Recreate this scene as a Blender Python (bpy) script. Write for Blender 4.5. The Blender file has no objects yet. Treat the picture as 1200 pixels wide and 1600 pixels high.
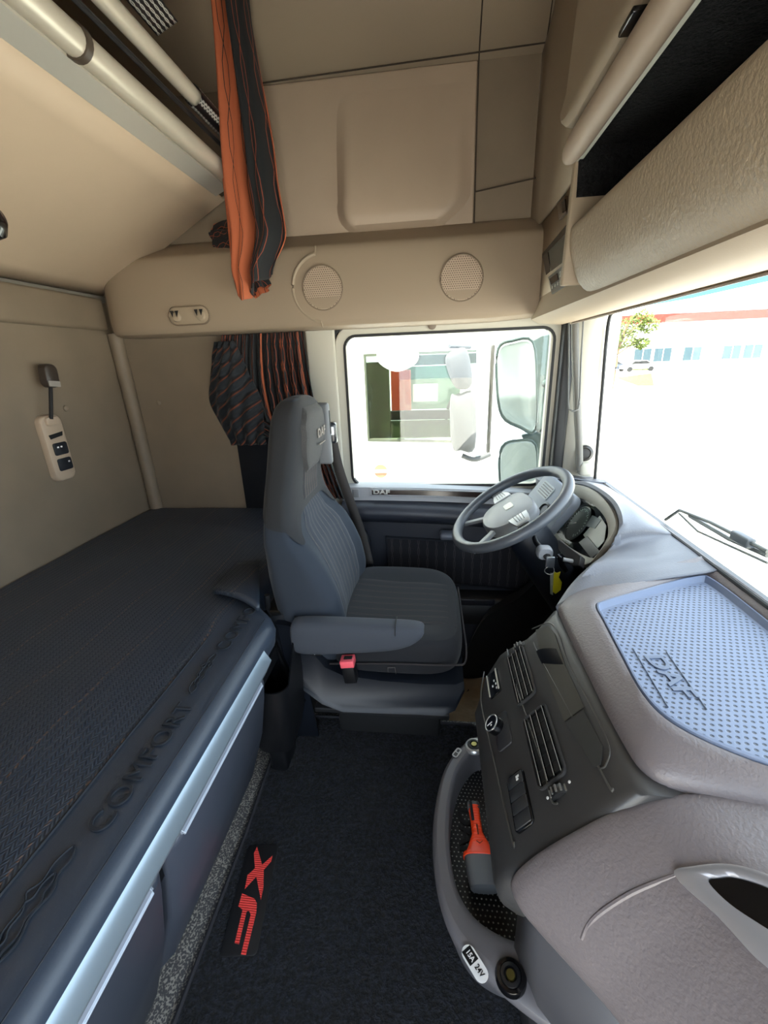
import bpy, bmesh, math, random
from mathutils import Vector as V, Matrix, noise
random.seed(7)
R = math.radians
PI = math.pi
SC = bpy.context.scene
COL = SC.collection

# ------------------------------------------------------------------ camera, world, sun, exposure
CAM = V((0, 0, 1.12)); FPX = 666.0
_r, _p, _y = R(-2.226), R(-19.583), R(7.19)
_B = Matrix.Rotation(_y, 3, 'Z') @ Matrix.Rotation(_p, 3, 'X')
_rt, _fw, _up = _B @ V((1, 0, 0)), _B @ V((0, 1, 0)), _B @ V((0, 0, 1))
RT = math.cos(_r) * _rt + math.sin(_r) * _up
UP = -math.sin(_r) * _rt + math.cos(_r) * _up
cd = bpy.data.cameras.new('camera'); cam = bpy.data.objects.new('camera', cd); COL.objects.link(cam)
cd.sensor_fit = 'VERTICAL'; cd.sensor_height = 36.0; cd.lens = FPX / 1600 * 36.0; cd.clip_start = .02; cd.clip_end = 500
M = Matrix((RT, UP, -_fw)).transposed().to_4x4(); M.translation = CAM; cam.matrix_world = M
SC.camera = cam

W = bpy.data.worlds.new('world'); SC.world = W; W.use_nodes = True
_n = W.node_tree.nodes; _bg = _n['Background']
_sk = _n.new('ShaderNodeTexSky'); _sk.sky_type = 'HOSEK_WILKIE'; _sk.turbidity = 3.5; _sk.ground_albedo = .4
_sk.sun_direction = V((-.16, -.26, .95)).normalized()
_mx = _n.new('ShaderNodeMix'); _mx.data_type = 'RGBA'; _mx.inputs[0].default_value = .55
_mx.inputs[7].default_value = (.80, .90, 1.0, 1)
W.node_tree.links.new(_sk.outputs[0], _mx.inputs[6]); W.node_tree.links.new(_mx.outputs[2], _bg.inputs[0])
_bg.inputs[1].default_value = 5.0
sun = bpy.data.lights.new('sun', 'SUN'); sun.energy = 16; sun.angle = R(.6); sun.color = (1, .94, .84)
so = bpy.data.objects.new('sun', sun); COL.objects.link(so)
so.rotation_euler = V((.16, .26, -.95)).to_track_quat('-Z', 'Y').to_euler()
VS = SC.view_settings
VS.view_transform = 'Standard'; VS.look = 'None'; VS.gamma = 1; VS.use_curve_mapping = False
VS.exposure = 1.08
SC.cycles.max_bounces = 10; SC.cycles.diffuse_bounces = 6; SC.cycles.transparent_max_bounces = 12
SC.cycles.sample_clamp_indirect = 6

# ------------------------------------------------------------------ measuring helper: a point on a known plane along a sight line
def ray(px, py): return (px - 600) / FPX * RT + _fw - (py - 800) / FPX * UP
def at(px, py, X=None, Y=None, Z=None):
    d = ray(px, py)
    t = (X - CAM.x) / d.x if X is not None else ((Y - CAM.y) / d.y if Y is not None else (Z - CAM.z) / d.z)
    return CAM + t * d
def on(px, py, p0, n):
    d = ray(px, py); n = V(n); return CAM + d * ((V(p0) - CAM).dot(n) / d.dot(n))

# ------------------------------------------------------------------ materials
def srgb(c):
    return tuple((x / 12.92 if x <= .04045 else ((x + .055) / 1.055) ** 2.4) for x in [k / 255 for k in c]) + (1,)
MATS = {}
def mat(name, rgb, rough=.6, metal=0, bump=0, scale=200, spec=.5, kind='noise', var=0, sheen=0, rgb2=None, coat=0, detail=2, dist=.002):
    if name in MATS: return MATS[name]
    m = bpy.data.materials.new(name); m.use_nodes = True; MATS[name] = m
    nt = m.node_tree; N = nt.nodes; L = nt.links; b = N['Principled BSDF']
    b.inputs['Base Color'].default_value = srgb(rgb); b.inputs['Roughness'].default_value = rough
    b.inputs['Metallic'].default_value = metal; b.inputs['Specular IOR Level'].default_value = spec
    b.inputs['Sheen Weight'].default_value = sheen; b.inputs['Sheen Roughness'].default_value = .4; b.inputs['Coat Weight'].default_value = coat
    tc = N.new('ShaderNodeTexCoord')
    tex = None
    if bump or rgb2 or var:
        if kind == 'voronoi':
            tex = N.new('ShaderNodeTexVoronoi'); tex.feature = 'SMOOTH_F1'; tex.inputs['Scale'].default_value = scale; out = tex.outputs['Distance']
        else:
            tex = N.new('ShaderNodeTexNoise'); tex.inputs['Scale'].default_value = scale; tex.inputs['Detail'].default_value = detail; out = tex.outputs['Fac']
        L.new(tc.outputs['Object'], tex.inputs['Vector'])
    if bump:
        bp = N.new('ShaderNodeBump'); bp.inputs['Strength'].default_value = bump; bp.inputs['Distance'].default_value = dist
        L.new(out, bp.inputs['Height']); L.new(bp.outputs[0], b.inputs['Normal'])
    if rgb2:
        cr = N.new('ShaderNodeValToRGB'); cr.color_ramp.elements[0].position = .42; cr.color_ramp.elements[1].position = .6
        cr.color_ramp.elements[0].color = srgb(rgb); cr.color_ramp.elements[1].color = srgb(rgb2)
        L.new(out, cr.inputs[0]); L.new(cr.outputs[0], b.inputs['Base Color'])
    elif var:
        t2 = N.new('ShaderNodeTexNoise'); t2.inputs['Scale'].default_value = 7; t2.inputs['Detail'].default_value = 4
        L.new(tc.outputs['Object'], t2.inputs['Vector'])
        mx = N.new('ShaderNodeMix'); mx.data_type = 'RGBA'; mx.inputs[6].default_value = srgb(rgb)
        mx.inputs[7].default_value = srgb(tuple(k * (1 - var) for k in rgb)); L.new(t2.outputs['Fac'], mx.inputs[0]); L.new(mx.outputs[2], b.inputs['Base Color'])
    return m
class NG:
    """tiny math-node helper for patterns"""
    def __init__(s, m): s.nt = m.node_tree; s.N = s.nt.nodes; s.L = s.nt.links; s.b = s.N['Principled BSDF']
    def m(s, op, *a):
        n = s.N.new('ShaderNodeMath'); n.operation = op
        for i, x in enumerate(a):
            if isinstance(x, (int, float)): n.inputs[i].default_value = x
            else: s.L.new(x, n.inputs[i])
        return n.outputs[0]
    def co(s, which='Object'):
        t = s.N.new('ShaderNodeTexCoord'); x = s.N.new('ShaderNodeSeparateXYZ'); s.L.new(t.outputs[which], x.inputs[0]); return x.outputs
    def mix(s, f, c1, c2):
        n = s.N.new('ShaderNodeMix'); n.data_type = 'RGBA'; s.L.new(f, n.inputs[0])
        for i, c in ((6, c1), (7, c2)):
            if isinstance(c, tuple): n.inputs[i].default_value = srgb(c)
            else: s.L.new(c, n.inputs[i])
        return n.outputs[2]
    def col(s, c): s.L.new(c, s.b.inputs['Base Color'])
    def bump(s, h, st=.5, d=.002):
        n = s.N.new('ShaderNodeBump'); n.inputs['Strength'].default_value = st; n.inputs['Distance'].default_value = d
        s.L.new(h, n.inputs['Height']); s.L.new(n.outputs[0], s.b.inputs['Normal'])
def dots(name, base, dot, sx, sy, r, rough=.5, bump=.5, vert=False):
    m = mat(name, base, rough); g = NG(m); c = g.co()
    if vert: c = (c[0], c[2])
    row = g.m('MULTIPLY', c[1], sy); rf = g.m('FLOOR', row)
    off = g.m('MULTIPLY', g.m('MODULO', g.m('ABSOLUTE', rf), 2), .5)
    u = g.m('SUBTRACT', g.m('FRACT', g.m('ADD', g.m('MULTIPLY', c[0], sx), off)), .5); v = g.m('SUBTRACT', g.m('FRACT', row), .5)
    d = g.m('SQRT', g.m('ADD', g.m('MULTIPLY', u, u), g.m('MULTIPLY', v, v)))
    f = g.m('LESS_THAN', d, r); g.col(g.mix(f, base, dot)); g.bump(g.m('SMOOTH_MIN', d, r * 1.3, .1), bump, .003)
    return m
def hexlines(g, u, v, nu, nv, amp, w):
    """two families of zig-zag lines that meet as long hexagons"""
    tri = g.m('MULTIPLY', g.m('SUBTRACT', g.m('SMOOTH_MIN', g.m('SMOOTH_MAX', g.m('MULTIPLY', g.m('PINGPONG', g.m('MULTIPLY', v, nv), .5), 2), .2, .02), .8, .02), .5), amp)
    k = g.m('MULTIPLY', u, nu)
    a = g.m('ABSOLUTE', g.m('SUBTRACT', g.m('FRACT', g.m('ADD', k, tri)), .5))
    b = g.m('ABSOLUTE', g.m('SUBTRACT', g.m('FRACT', g.m('SUBTRACT', k, tri)), .5))
    return g.m('LESS_THAN', g.m('MINIMUM', a, b), w)
def curtain_mat(name, nu, nv, bands, shift=0.0, bw=.42, lw=.03):
    m = mat(name, (30, 30, 32), .85, sheen=.06); g = NG(m); c = g.co('UV')
    f = hexlines(g, c[0], c[1], nu, nv, .5, lw)
    band = g.m('LESS_THAN', g.m('FRACT', g.m('ADD', g.m('MULTIPLY', c[0], bands), shift)), bw)
    a = g.mix(f, (20, 22, 25), (136, 64, 38)); b = g.mix(f, (166, 86, 52), (30, 26, 24)); g.col(g.mix(band, a, b))
    return m
def glass_mat(name, tint=(.93, .97, .96), refl=.06):
    m = bpy.data.materials.new(name); m.use_nodes = True; nt = m.node_tree; N = nt.nodes; L = nt.links
    N.remove(N['Principled BSDF']); t = N.new('ShaderNodeBsdfTransparent'); t.inputs[0].default_value = tint + (1,)
    gl = N.new('ShaderNodeBsdfGlossy'); gl.inputs['Roughness'].default_value = .02
    lw = N.new('ShaderNodeLayerWeight'); lw.inputs[0].default_value = .5; p = N.new('ShaderNodeMath'); p.operation = 'POWER'; p.inputs[1].default_value = 5
    q = N.new('ShaderNodeMath'); q.operation = 'MULTIPLY_ADD'; q.inputs[1].default_value = .7; q.inputs[2].default_value = .04
    L.new(lw.outputs['Facing'], p.inputs[0]); L.new(p.outputs[0], q.inputs[0]); mx = N.new('ShaderNodeMixShader')
    L.new(q.outputs[0], mx.inputs[0]); L.new(t.outputs[0], mx.inputs[1]); L.new(gl.outputs[0], mx.inputs[2])
    L.new(mx.outputs[0], N['Material Output'].inputs[0]); MATS[name] = m; return m

BEIGE = mat('beige moulded trim', (156, 140, 119), .62, bump=.06, scale=350)
BEIGEL = mat('light beige vinyl', (176, 157, 137), .55, bump=.05, scale=60, var=.06)
PADW = mat('pale padded vinyl', (132, 117, 98), .6, bump=.12, scale=90, var=.14)
LEATHER = mat('grained beige skin', (160, 144, 122), .5, bump=.8, scale=150, kind='noise', detail=3, dist=.0025)
GREYP = mat('grey textured plastic', (118, 122, 132), .55, bump=.4, scale=260, dist=.0012)
BROWNP = mat('grained grey brown dash skin', (108, 101, 102), .42, bump=.55, scale=230, detail=3, dist=.0015)
DASHB = mat('grained dash top', (98, 100, 107), .45, bump=.5, scale=300, dist=.0012)
CHAR = mat('charcoal moulded plastic', (56, 55, 55), .42, bump=.15, scale=500, dist=.0008)
DARK = mat('black plastic', (13, 14, 17), .4, bump=.08, scale=400, dist=.0008)
BLK = mat('matt black', (8, 8, 10), .7)
GLOSSB = mat('gloss black', (10, 10, 12), .12)
NAVY = mat('dark blue grey plastic', (18, 23, 32), .45, bump=.1, scale=400, dist=.0008)
LOCK = mat('blue grey locker plastic', (58, 63, 74), .38, bump=.06, scale=400, dist=.0008)
RAIL = mat('satin silver rail', (138, 152, 163), .35, metal=.55)
SILV = mat('silver', (190, 190, 188), .3, metal=.8)
SILVB = mat('champagne rail', (205, 196, 178), .34, metal=.3)
RUBB = mat('black rubber', (20, 20, 21), .55)
FAB = mat('grey seat fabric', (32, 40, 51), .9, bump=.4, scale=900, sheen=.06, dist=.0006)
FABU = mat('charcoal seat fabric', (28, 29, 32), .9, bump=.4, scale=900, sheen=.06, dist=.0006)
FABC = mat('black cushion fabric', (17, 19, 25), .9, bump=.4, scale=900, sheen=.06, dist=.0006)
HEADF = mat('heathered headrest fabric', (46, 45, 45), .9, bump=.5, scale=700, sheen=.06, rgb2=(62, 61, 60), dist=.0006)
WHITE = mat('white paint', (235, 235, 235), .4)
CREAM = mat('pale pillar plastic', (190, 186, 172), .5)
LGREY = mat('light grey plastic', (150, 152, 156), .45)
ORANGE = mat('orange plastic', (255, 74, 30), .4)
MIDG = mat('mid grey rubber', (92, 95, 98), .5)
RED = mat('red plastic', (235, 60, 60), .4)
YEL = mat('yellow tag', (215, 205, 30), .5)
def stripes_fabric(name, base, line, n, amp=.35, w=.03, wav=3):
    m = mat(name, base, .9, sheen=.06); g = NG(m); c = g.co('UV')
    f = hexlines(g, c[0], c[1], n, wav, amp, w); g.col(g.mix(f, base, line)); return m
FABL = stripes_fabric('grey insert with pale lines', (40, 46, 56), (84, 80, 76), 9)
FABUL = stripes_fabric('charcoal insert with brown lines', (28, 29, 32), (96, 74, 62), 8)
FABCL = stripes_fabric('cushion insert with brown lines', (18, 20, 26), (46, 38, 38), 8)
DOORF = stripes_fabric('door card fabric', (30, 30, 36), (56, 54, 60), 16, .3, .05, 2)
CURT = curtain_mat('orange and charcoal curtain', 7, 3.6, 1.0, 0, .50, .020)
CURD = curtain_mat('pleated door curtain', 22, 4, 9, .62, .07, .035)
TRAYM = dots('dimpled blue grey mat', (108, 121, 146), (52, 60, 75), 95, 105, .26, .5, .9)
LTRAY = dots('black studded mat', (14, 14, 16), (150, 150, 145), 112, 112, .17, .45, .8)
SPKM = dots('speaker mesh', (172, 152, 132), (112, 96, 80), 130, 150, .3, .6, .6, True)
def quilt():
    m = mat('quilted bed cover', (40, 50, 64), .45, sheen=.03, spec=.6); g = NG(m); c = g.co()
    n = g.N.new('ShaderNodeTexNoise'); n.inputs['Scale'].default_value = 5; t = g.N.new('ShaderNodeTexCoord'); g.L.new(t.outputs['Object'], n.inputs['Vector'])
    x = g.m('ADD', g.m('MULTIPLY', c[0], 130), g.m('MULTIPLY', n.outputs[0], 1.5)); y = g.m('MULTIPLY', c[1], 120)
    a = g.m('SINE', g.m('MULTIPLY', g.m('ADD', g.m('MULTIPLY', g.m('PINGPONG', x, 1), 1.2), y), 2 * PI))
    b = g.m('SINE', g.m('MULTIPLY', x, PI))
    msk = g.m('LESS_THAN', c[0], .327); dsh = g.m('MULTIPLY', g.m('GREATER_THAN', g.m('FRACT', g.m('ADD', g.m('MULTIPLY', c[1], 60), g.m('MULTIPLY', g.m('FLOOR', g.m('MULTIPLY', c[0], 220)), .37))), .45), g.m('GREATER_THAN', g.m('FRACT', g.m('MULTIPLY', c[0], 220)), .6))
    hh_ = g.m('ADD', g.m('MULTIPLY', msk, g.m('ADD', a, g.m('MULTIPLY', g.m('ABSOLUTE', b), .8))), g.m('MULTIPLY', g.m('SUBTRACT', 1, msk), g.m('MULTIPLY', dsh, g.m('MULTIPLY', g.m('LESS_THAN', c[0], .445), -.7))))
    g.bump(hh_, .5, .002)
    w = g.m('ADD', g.m('MULTIPLY', c[0], 7), g.m('MULTIPLY', n.outputs[0], .5))
    ln = g.m('LESS_THAN', g.m('ABSOLUTE', g.m('SUBTRACT', g.m('FRACT', w), .5)), .012)
    da = g.m('GREATER_THAN', g.m('SINE', g.m('MULTIPLY', c[1], 400)), -.2)
    g.col(g.mix(g.m('MULTIPLY', g.m('MULTIPLY', g.m('MULTIPLY', ln, da), msk), .6), (40, 50, 64), (130, 96, 72))); return m
QUILT = quilt()
CARPET = mat('black carpet', (6, 7, 11), 1, bump=1, scale=140, detail=8, dist=.03, rgb2=(27, 31, 41))
FELT = mat('black felt lining', (12, 13, 15), 1, bump=1, scale=150, dist=.01)
FLOORM = mat('speckled grey floor', (70, 70, 72), .6, kind='voronoi', scale=330, bump=.6, rgb2=(150, 146, 138), dist=.001)
def honey():
    m = mat('black and silver honeycomb strap', (20, 20, 22), .4); g = NG(m); c = g.co('UV')
    f = hexlines(g, c[0], c[1], 5, 9, .5, .09); g.col(g.mix(f, (18, 18, 20), (170, 168, 160))); return m
HONEY = honey()
PAPER = mat('brown kraft paper', (176, 150, 118), .8, bump=.8, scale=14, dist=.02, var=.2)
GLASS = glass_mat('clear glass'); TINT = glass_mat('green tinted glass', (.10, .34, .42))

# ------------------------------------------------------------------ mesh helpers
def wloc(o):
    v = V((0, 0, 0))
    while o: v += o.location; o = o.parent
    return v
def obj(name, bm, m, parent=None, smooth=True, sub=0, solid=0, bevel=0, autos=None):
    me = bpy.data.meshes.new(name)
    if parent is None:
        lo = V([min(v.co[i] for v in bm.verts) for i in range(3)]); hi = V([max(v.co[i] for v in bm.verts) for i in range(3)])
        loc = V(((lo.x + hi.x) / 2, (lo.y + hi.y) / 2, lo.z))
    else: loc = wloc(parent)
    bmesh.ops.translate(bm, verts=bm.verts, vec=-loc)
    bmesh.ops.recalc_face_normals(bm, faces=bm.faces)
    bm.to_mesh(me); bm.free()
    for mm in (m if isinstance(m, (list, tuple)) else [m]): me.materials.append(mm)
    if smooth:
        for p in me.polygons: p.use_smooth = True
        me.set_sharp_from_angle(angle=R(autos or 38))
    o = bpy.data.objects.new(name, me); COL.objects.link(o)
    if parent is None: o.location = loc
    else: o.parent = parent
    if solid:
        k = o.modifiers.new('solid', 'SOLIDIFY'); k.thickness = abs(solid); k.offset = 0 if solid > 0 else -1
    if bevel:
        k = o.modifiers.new('bevel', 'BEVEL'); k.width = bevel; k.segments = 3; k.limit_method = 'ANGLE'; k.angle_limit = R(35)
    if sub:
        k = o.modifiers.new('sub', 'SUBSURF'); k.levels = sub; k.render_levels = sub
    return o
def tag(o, label, cat, group=None):
    o['label'] = label; o['category'] = cat
    if group: o['group'] = group
    return o
def lab(o, label): o['label'] = label; return o
def thing(name, label, cat, loc, group=None):
    o = bpy.data.objects.new(name, None); COL.objects.link(o); o.location = loc; o.empty_display_size = .05
    return tag(o, label, cat, group)
def struct(name, bm, m, **k):
    o = obj(name, bm, m, **k); o['kind'] = 'structure'; return o
def BM(): return bmesh.new()
def box(bm, lo, hi, bev=0, seg=3, mtx=None):
    r = bmesh.ops.create_cube(bm, size=1); vs = r['verts']
    lo, hi = V(lo), V(hi)
    for v in vs: v.co = V([(lo[i] + hi[i]) / 2 + v.co[i] * (hi[i] - lo[i]) for i in range(3)])
    if bev:
        es = list({e for v in vs for e in v.link_edges})
        q = bmesh.ops.bevel(bm, geom=es, offset=bev, segments=seg, affect='EDGES', profile=.5)
        vs = list({v for f in q['faces'] for v in f.verts} | {v for v in vs if v.is_valid})
    if mtx is not None:
        for v in vs: v.co = mtx @ v.co
    return bm
def frame(o, x, y, z=None):
    """matrix with origin o and axes x, y"""
    x = V(x).normalized(); y = V(y); z = x.cross(y).normalized() if z is None else V(z); y = z.cross(x).normalized()
    m = Matrix((x, y, z)).transposed().to_4x4(); m.translation = V(o); return m
def smoothpts(pts, n=8, closed=False):
    pts = [V(p) for p in pts]; out = []; N = len(pts)
    for i in range(N if closed else N - 1):
        g = (lambda k: pts[k % N]) if closed else (lambda k: pts[max(0, min(N - 1, k))])
        p0, p1, p2, p3 = g(i - 1), g(i), g(i + 1), g(i + 2)
        for j in range(n):
            t = j / n
            out.append(.5 * ((2 * p1) + (p2 - p0) * t + (2 * p0 - 5 * p1 + 4 * p2 - p3) * t * t + (3 * p1 - p0 - 3 * p2 + p3) * t ** 3))
    if not closed: out.append(pts[-1])
    return out
def tube(bm, pts, r, seg=12, closed=False, caps=True, flat=None, rfun=None):
    pts = [V(p) for p in pts]; n = len(pts); rings = []; up = V((0, 0, 1))
    for i, p in enumerate(pts):
        a = pts[(i - 1) % n] if closed or i else pts[0]; b = pts[(i + 1) % n] if closed or i < n - 1 else pts[-1]
        t = (b - a).normalized(); u = flat if flat is not None else up
        s = t.cross(u)
        if s.length < .05: s = t.cross(V((1, 0, 0)))
        s.normalize(); w = s.cross(t).normalized()
        rr = r if rfun is None else rfun(i / (n - 1))
        rx, ry = rr if isinstance(rr, tuple) else (rr, rr)
        rings.append([bm.verts.new(p + s * rx * math.cos(2 * PI * k / seg) + w * ry * math.sin(2 * PI * k / seg)) for k in range(seg)])
    m = n if closed else n - 1
    for i in range(m):
        A, Bq = rings[i], rings[(i + 1) % n]
        for k in range(seg): bm.faces.new((A[k], A[(k + 1) % seg], Bq[(k + 1) % seg], Bq[k]))
    if caps and not closed: bm.faces.new(rings[0]); bm.faces.new(rings[-1][::-1])
    return bm
def sweep(bm, path, prof, closed=False, up=V((0, 0, 1))):
    """sweep open/closed 2-D profile (side, up) along path"""
    path = [V(p) for p in path]; n = len(path); rings = []
    for i, p in enumerate(path):
        a = path[(i - 1) % n] if closed or i else path[0]; b = path[(i + 1) % n] if closed or i < n - 1 else path[-1]
        t = (b - a).normalized(); s = t.cross(up).normalized(); w = s.cross(t).normalized()
        rings.append([bm.verts.new(p + s * q[0] + w * q[1]) for q in prof])
    k = len(prof)
    for i in range(n if closed else n - 1):
        A, Bq = rings[i], rings[(i + 1) % n]
        for j in range(k): bm.faces.new((A[j], A[(j + 1) % k], Bq[(j + 1) % k], Bq[j]))
    if not closed: bm.faces.new(rings[0]); bm.faces.new(rings[-1][::-1])
    return bm
def loft(bm, rows, closed_u=False, caps=False):
    vs = [[bm.verts.new(V(p)) for p in r] for r in rows]; n = len(vs[0])
    for i in range(len(vs) - 1):
        for j in range(n if closed_u else n - 1):
            f = (vs[i][j], vs[i][(j + 1) % n], vs[i + 1][(j + 1) % n], vs[i + 1][j])
            if len({id(x) for x in f}) == 4: bm.faces.new(f)
    if caps: bm.faces.new(vs[0]); bm.faces.new(vs[-1][::-1])
    return bm
def gridf(fn, nu, nv):
    bm = BM(); uvl = bm.loops.layers.uv.new('UVMap')
    vs = [[bm.verts.new(V(fn(i / nu, j / nv))) for i in range(nu + 1)] for j in range(nv + 1)]
    for j in range(nv):
        for i in range(nu):
            f = bm.faces.new((vs[j][i], vs[j][i + 1], vs[j + 1][i + 1], vs[j + 1][i]))
            for l, (a, b) in zip(f.loops, ((i, j), (i + 1, j), (i + 1, j + 1), (i, j + 1))): l[uvl].uv = (a / nu, b / nv)
    return bm
def prism(bm, poly, ext):
    """polygon (list of 3-D points) extruded by vector"""
    ext = V(ext); a = [bm.verts.new(V(p)) for p in poly]; b = [bm.verts.new(V(p) + ext) for p in poly]; n = len(a)
    bm.faces.new(a); bm.faces.new(b[::-1])
    for i in range(n): bm.faces.new((a[i], b[i], b[(i + 1) % n], a[(i + 1) % n]))
    return bm
def cyl(bm, p, axis, r, h, seg=28, r2=None, bev=0):
    a = V(axis).normalized(); x = a.orthogonal().normalized(); y = a.cross(x); r2 = r if r2 is None else r2
    prof = [(r, 0), (r2, h)] if not bev else [(r, 0), (r2, h - bev), (r2 - bev * .3, h - bev * .3), (r2 - bev, h)]
    rows = [[V(p) + a * hh + (x * math.cos(2 * PI * k / seg) + y * math.sin(2 * PI * k / seg)) * rr for k in range(seg)] for rr, hh in prof]
    return loft(bm, rows, True, True)
def lathe(bm, p, axis, prof, seg=28):
    a = V(axis).normalized(); x = a.orthogonal().normalized(); y = a.cross(x)
    return loft(bm, [[V(p) + a * hh + (x * math.cos(2 * PI * k / seg) + y * math.sin(2 * PI * k / seg)) * rr for k in range(seg)] for rr, hh in prof], True, True)
def rrect(w, h, r, n=5):
    out = []
    for cx, cy, a0 in ((w / 2 - r, h / 2 - r, 0), (-w / 2 + r, h / 2 - r, 90), (-w / 2 + r, -h / 2 + r, 180), (w / 2 - r, -h / 2 + r, 270)):
        for k in range(n + 1):
            a = R(a0 + 90 * k / n); out.append((cx + r * math.cos(a), cy + r * math.sin(a)))
    return out
def plate(bm, mtx, w, h, r, t, z0=0, bev=0):
    """rounded plate in local xy, thickness t along z"""
    P = rrect(w, h, r); rows = []
    lv = [(0, 0), (0, t)] if not bev else [(0, 0), (0, t - bev), (bev * .35, t - bev * .3), (bev, t)]
    for ins, zz in lv:
        fx, fy = (w - 2 * ins) / w, (h - 2 * ins) / h
        rows.append([mtx @ V((x * fx, y * fy, z0 + zz)) for x, y in P])
    return loft(bm, rows, True, True)
def text(name, s, size, ext, m, parent, mtx, bold=0, spacing=1.0, sx=1):
    c = bpy.data.curves.new(name, 'FONT'); c.body = s; c.size = size; c.extrude = ext; c.offset = bold; c.align_x = 'CENTER'; c.align_y = 'CENTER'; c.space_character = spacing
    o = bpy.data.objects.new(name, c); me = bpy.data.meshes.new_from_object(o); bpy.data.objects.remove(o)
    me.transform(mtx @ Matrix.Diagonal((sx, 1, 1, 1))); me.transform(Matrix.Translation(-wloc(parent))); me.materials.append(m)
    o = bpy.data.objects.new(name, me); COL.objects.link(o); o.parent = parent; me.name = name; return o
def tab(t, K):
    for (a, x), (c, y) in zip(K, K[1:]):
        if t <= c: k = (t - a) / (c - a); k = k * k * (3 - 2 * k); return x + (y - x) * k
    return K[-1][1]
def pnoise(x, y, z=0, s=1): return noise.noise(V((x * s, y * s, z * s)))

YL, YR = 1.75, -.42         # driver-side wall, passenger-side wall
XB, XF = -1.31, .64         # rear wall, windscreen foot
ZB = .512                   # bed top

# ================================================================== SETTING
b = BM(); box(b, (-.75, YR, -.03), (1.0, 1.10, 0)); struct('floor', b, FLOORM)
b = BM(); box(b, (-1.35, 1.10, -.28), (1.0, 1.80, -.25)); box(b, (-1.35, 1.10, -.25), (1.0, 1.115, -.03)); struct('trim_1', b, BLK)
b = BM(); box(b, (XB - .05, YR - .04, -.03), (XB, 1.9, 2.45)); struct('wall_rear', b, PADW)
b = BM()
box(b, (XB, YL, -.3), (-.365, YL + .05, 1.3))
box(b, (XB, YL, 1.3), (.9, YL + .05, 2.0))
struct('wall_left', b, PADW)
# sloping roof side, ceiling
b = BM(); loft(b, [[(XB, YL, 1.99), (.9, YL, 1.99)], [(XB, 1.52, 2.36), (.9, 1.52, 2.36)]]); struct('wall_roof', b, BEIGE, solid=.02)
b = BM(); box(b, (XB, YR, 2.36), (.9, 1.53, 2.4)); struct('ceiling', b, BEIGE)
b = BM(); box(b, (.75, YR, 1.62), (.8, 1.8, 2.4)); box(b, (.64, YR, -.3), (.7, 1.8, .62)); struct('wall_front', b, DARK)
# passenger side wall with an open doorway (behind the camera)
b = BM(); box(b, (XB, YR - .04, -.3), (-.32, YR, 2.4)); box(b, (.46, YR - .04, -.3), (.9, YR, 2.4)); box(b, (-.32, YR - .04, 1.27), (.46, YR, 2.4)); struct('wall_right', b, BEIGE)
# upper side lining, above the header shelf
def lining():
    b = BM(); box(b, (-.575, 1.735, 1.50), (.128, 1.752, 1.985), .006); o = struct('trim_2', b, BEIGEL)
    # raised lower storage bulge
    def f(u, v):
        x = -.30 + .43 * u; z = 1.57 + .38 * v
        e = min(1, u / .12) * min(1, (1 - u) / .02); w = max(0, min(1, v / .10))
        k = (min(1, max(0, u / .10))); top = 1 - max(0, (v - .1)) / .9
        d = .045 * (k * k * (3 - 2 * k)) * (.25 + .75 * top) * (w * w * (3 - 2 * w)) * min(1, (1 - u) / .22 + .25)
        return (x, 1.735 - d, z)
    return o
lining()
def bulge():
    L_ = [(525, 160), (528, 250), (532, 340), (545, 368)]; R_ = [(738, 160), (738, 250), (728, 330), (690, 352)]
    b = BM(); rows = []
    for k in range(25):
        v = k / 24; rows.append([])
        for j in range(31):
            u = j / 30
            zt = 1.545 + .40 * v
            x0 = -.345 + .015 * v; x1 = .115
            if v < .22: x1 = .115 - .10 * (1 - v / .22) ** 1.6; x0 = -.345 + .05 * (1 - v / .22) ** 3
            x = x0 + (x1 - x0) * u
            s = min(1, u / .09); s = s * s * (3 - 2 * s); s2 = min(1, (1 - u) / .10); s2 = s2 * s2 * (3 - 2 * s2)
            bot = min(1, v / .05); top = 1 - max(0, (v - .15) / .85) ** 1.3
            rows[-1].append((x, 1.737 - .05 * s * bot * top * (.35 + .65 * s2) + .002 * (1 - bot), zt))
    loft(b, rows); return struct('trim_3', b, BEIGEL)
bulge()
# seams of the lining (dark piping)
b = BM()
for p in ([(-.6, 1.731, 1.987), (.34, 1.731, 2.003)], [(.131, 1.731, 1.55), (.131, 1.731, 1.99), (.135, 1.53, 2.35)], [(.131, 1.731, 1.64), (.33, 1.731, 1.665)], [(.330, 1.731, 1.5), (.33, 1.731, 2.0), (.33, 1.53, 2.34)]): tube(b, p, .0022, 6)
struct('trim_4', b, mat('dark lining seam', (60, 50, 40), .9))
# header shelf above the door
def header():
    prof = [(1.755, 1.236), (1.68, 1.237), (1.652, 1.243), (1.642, 1.262), (1.640, 1.30), (1.650, 1.45), (1.655, 1.490), (1.662, 1.503), (1.68, 1.512), (1.73, 1.553), (1.755, 1.56)]
    xs = [-1.285, -1.28, -1.262, -1.235, -1.19, -1.0] + [-.9 + .1 * k for k in range(12)] + [.30, .34, .38, .44, .50]
    rows = []
    for x in xs:
        e = max(0, (-1.19 - x) / .095); k = 1 - .75 * e * e
        q = []
        for i, (y, z) in enumerate(prof):
            yy = 1.755 - (1.755 - y) * k; zz = z
            if e > 0: zz = 1.38 + (z - 1.38) * (1 - .12 * e * e)
            g = max(0, (x - .22) / .28); zz = zz + .02 * g * (z < 1.3)
            q.append((x, yy, zz))
        rows.append(q)
    b = BM(); loft(b, rows, caps=True); o = struct('trim_5', b, mat('header beige', (148, 131, 111), .6, bump=.06, scale=350), sub=1); return o
header()
HY = 1.643
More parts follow.
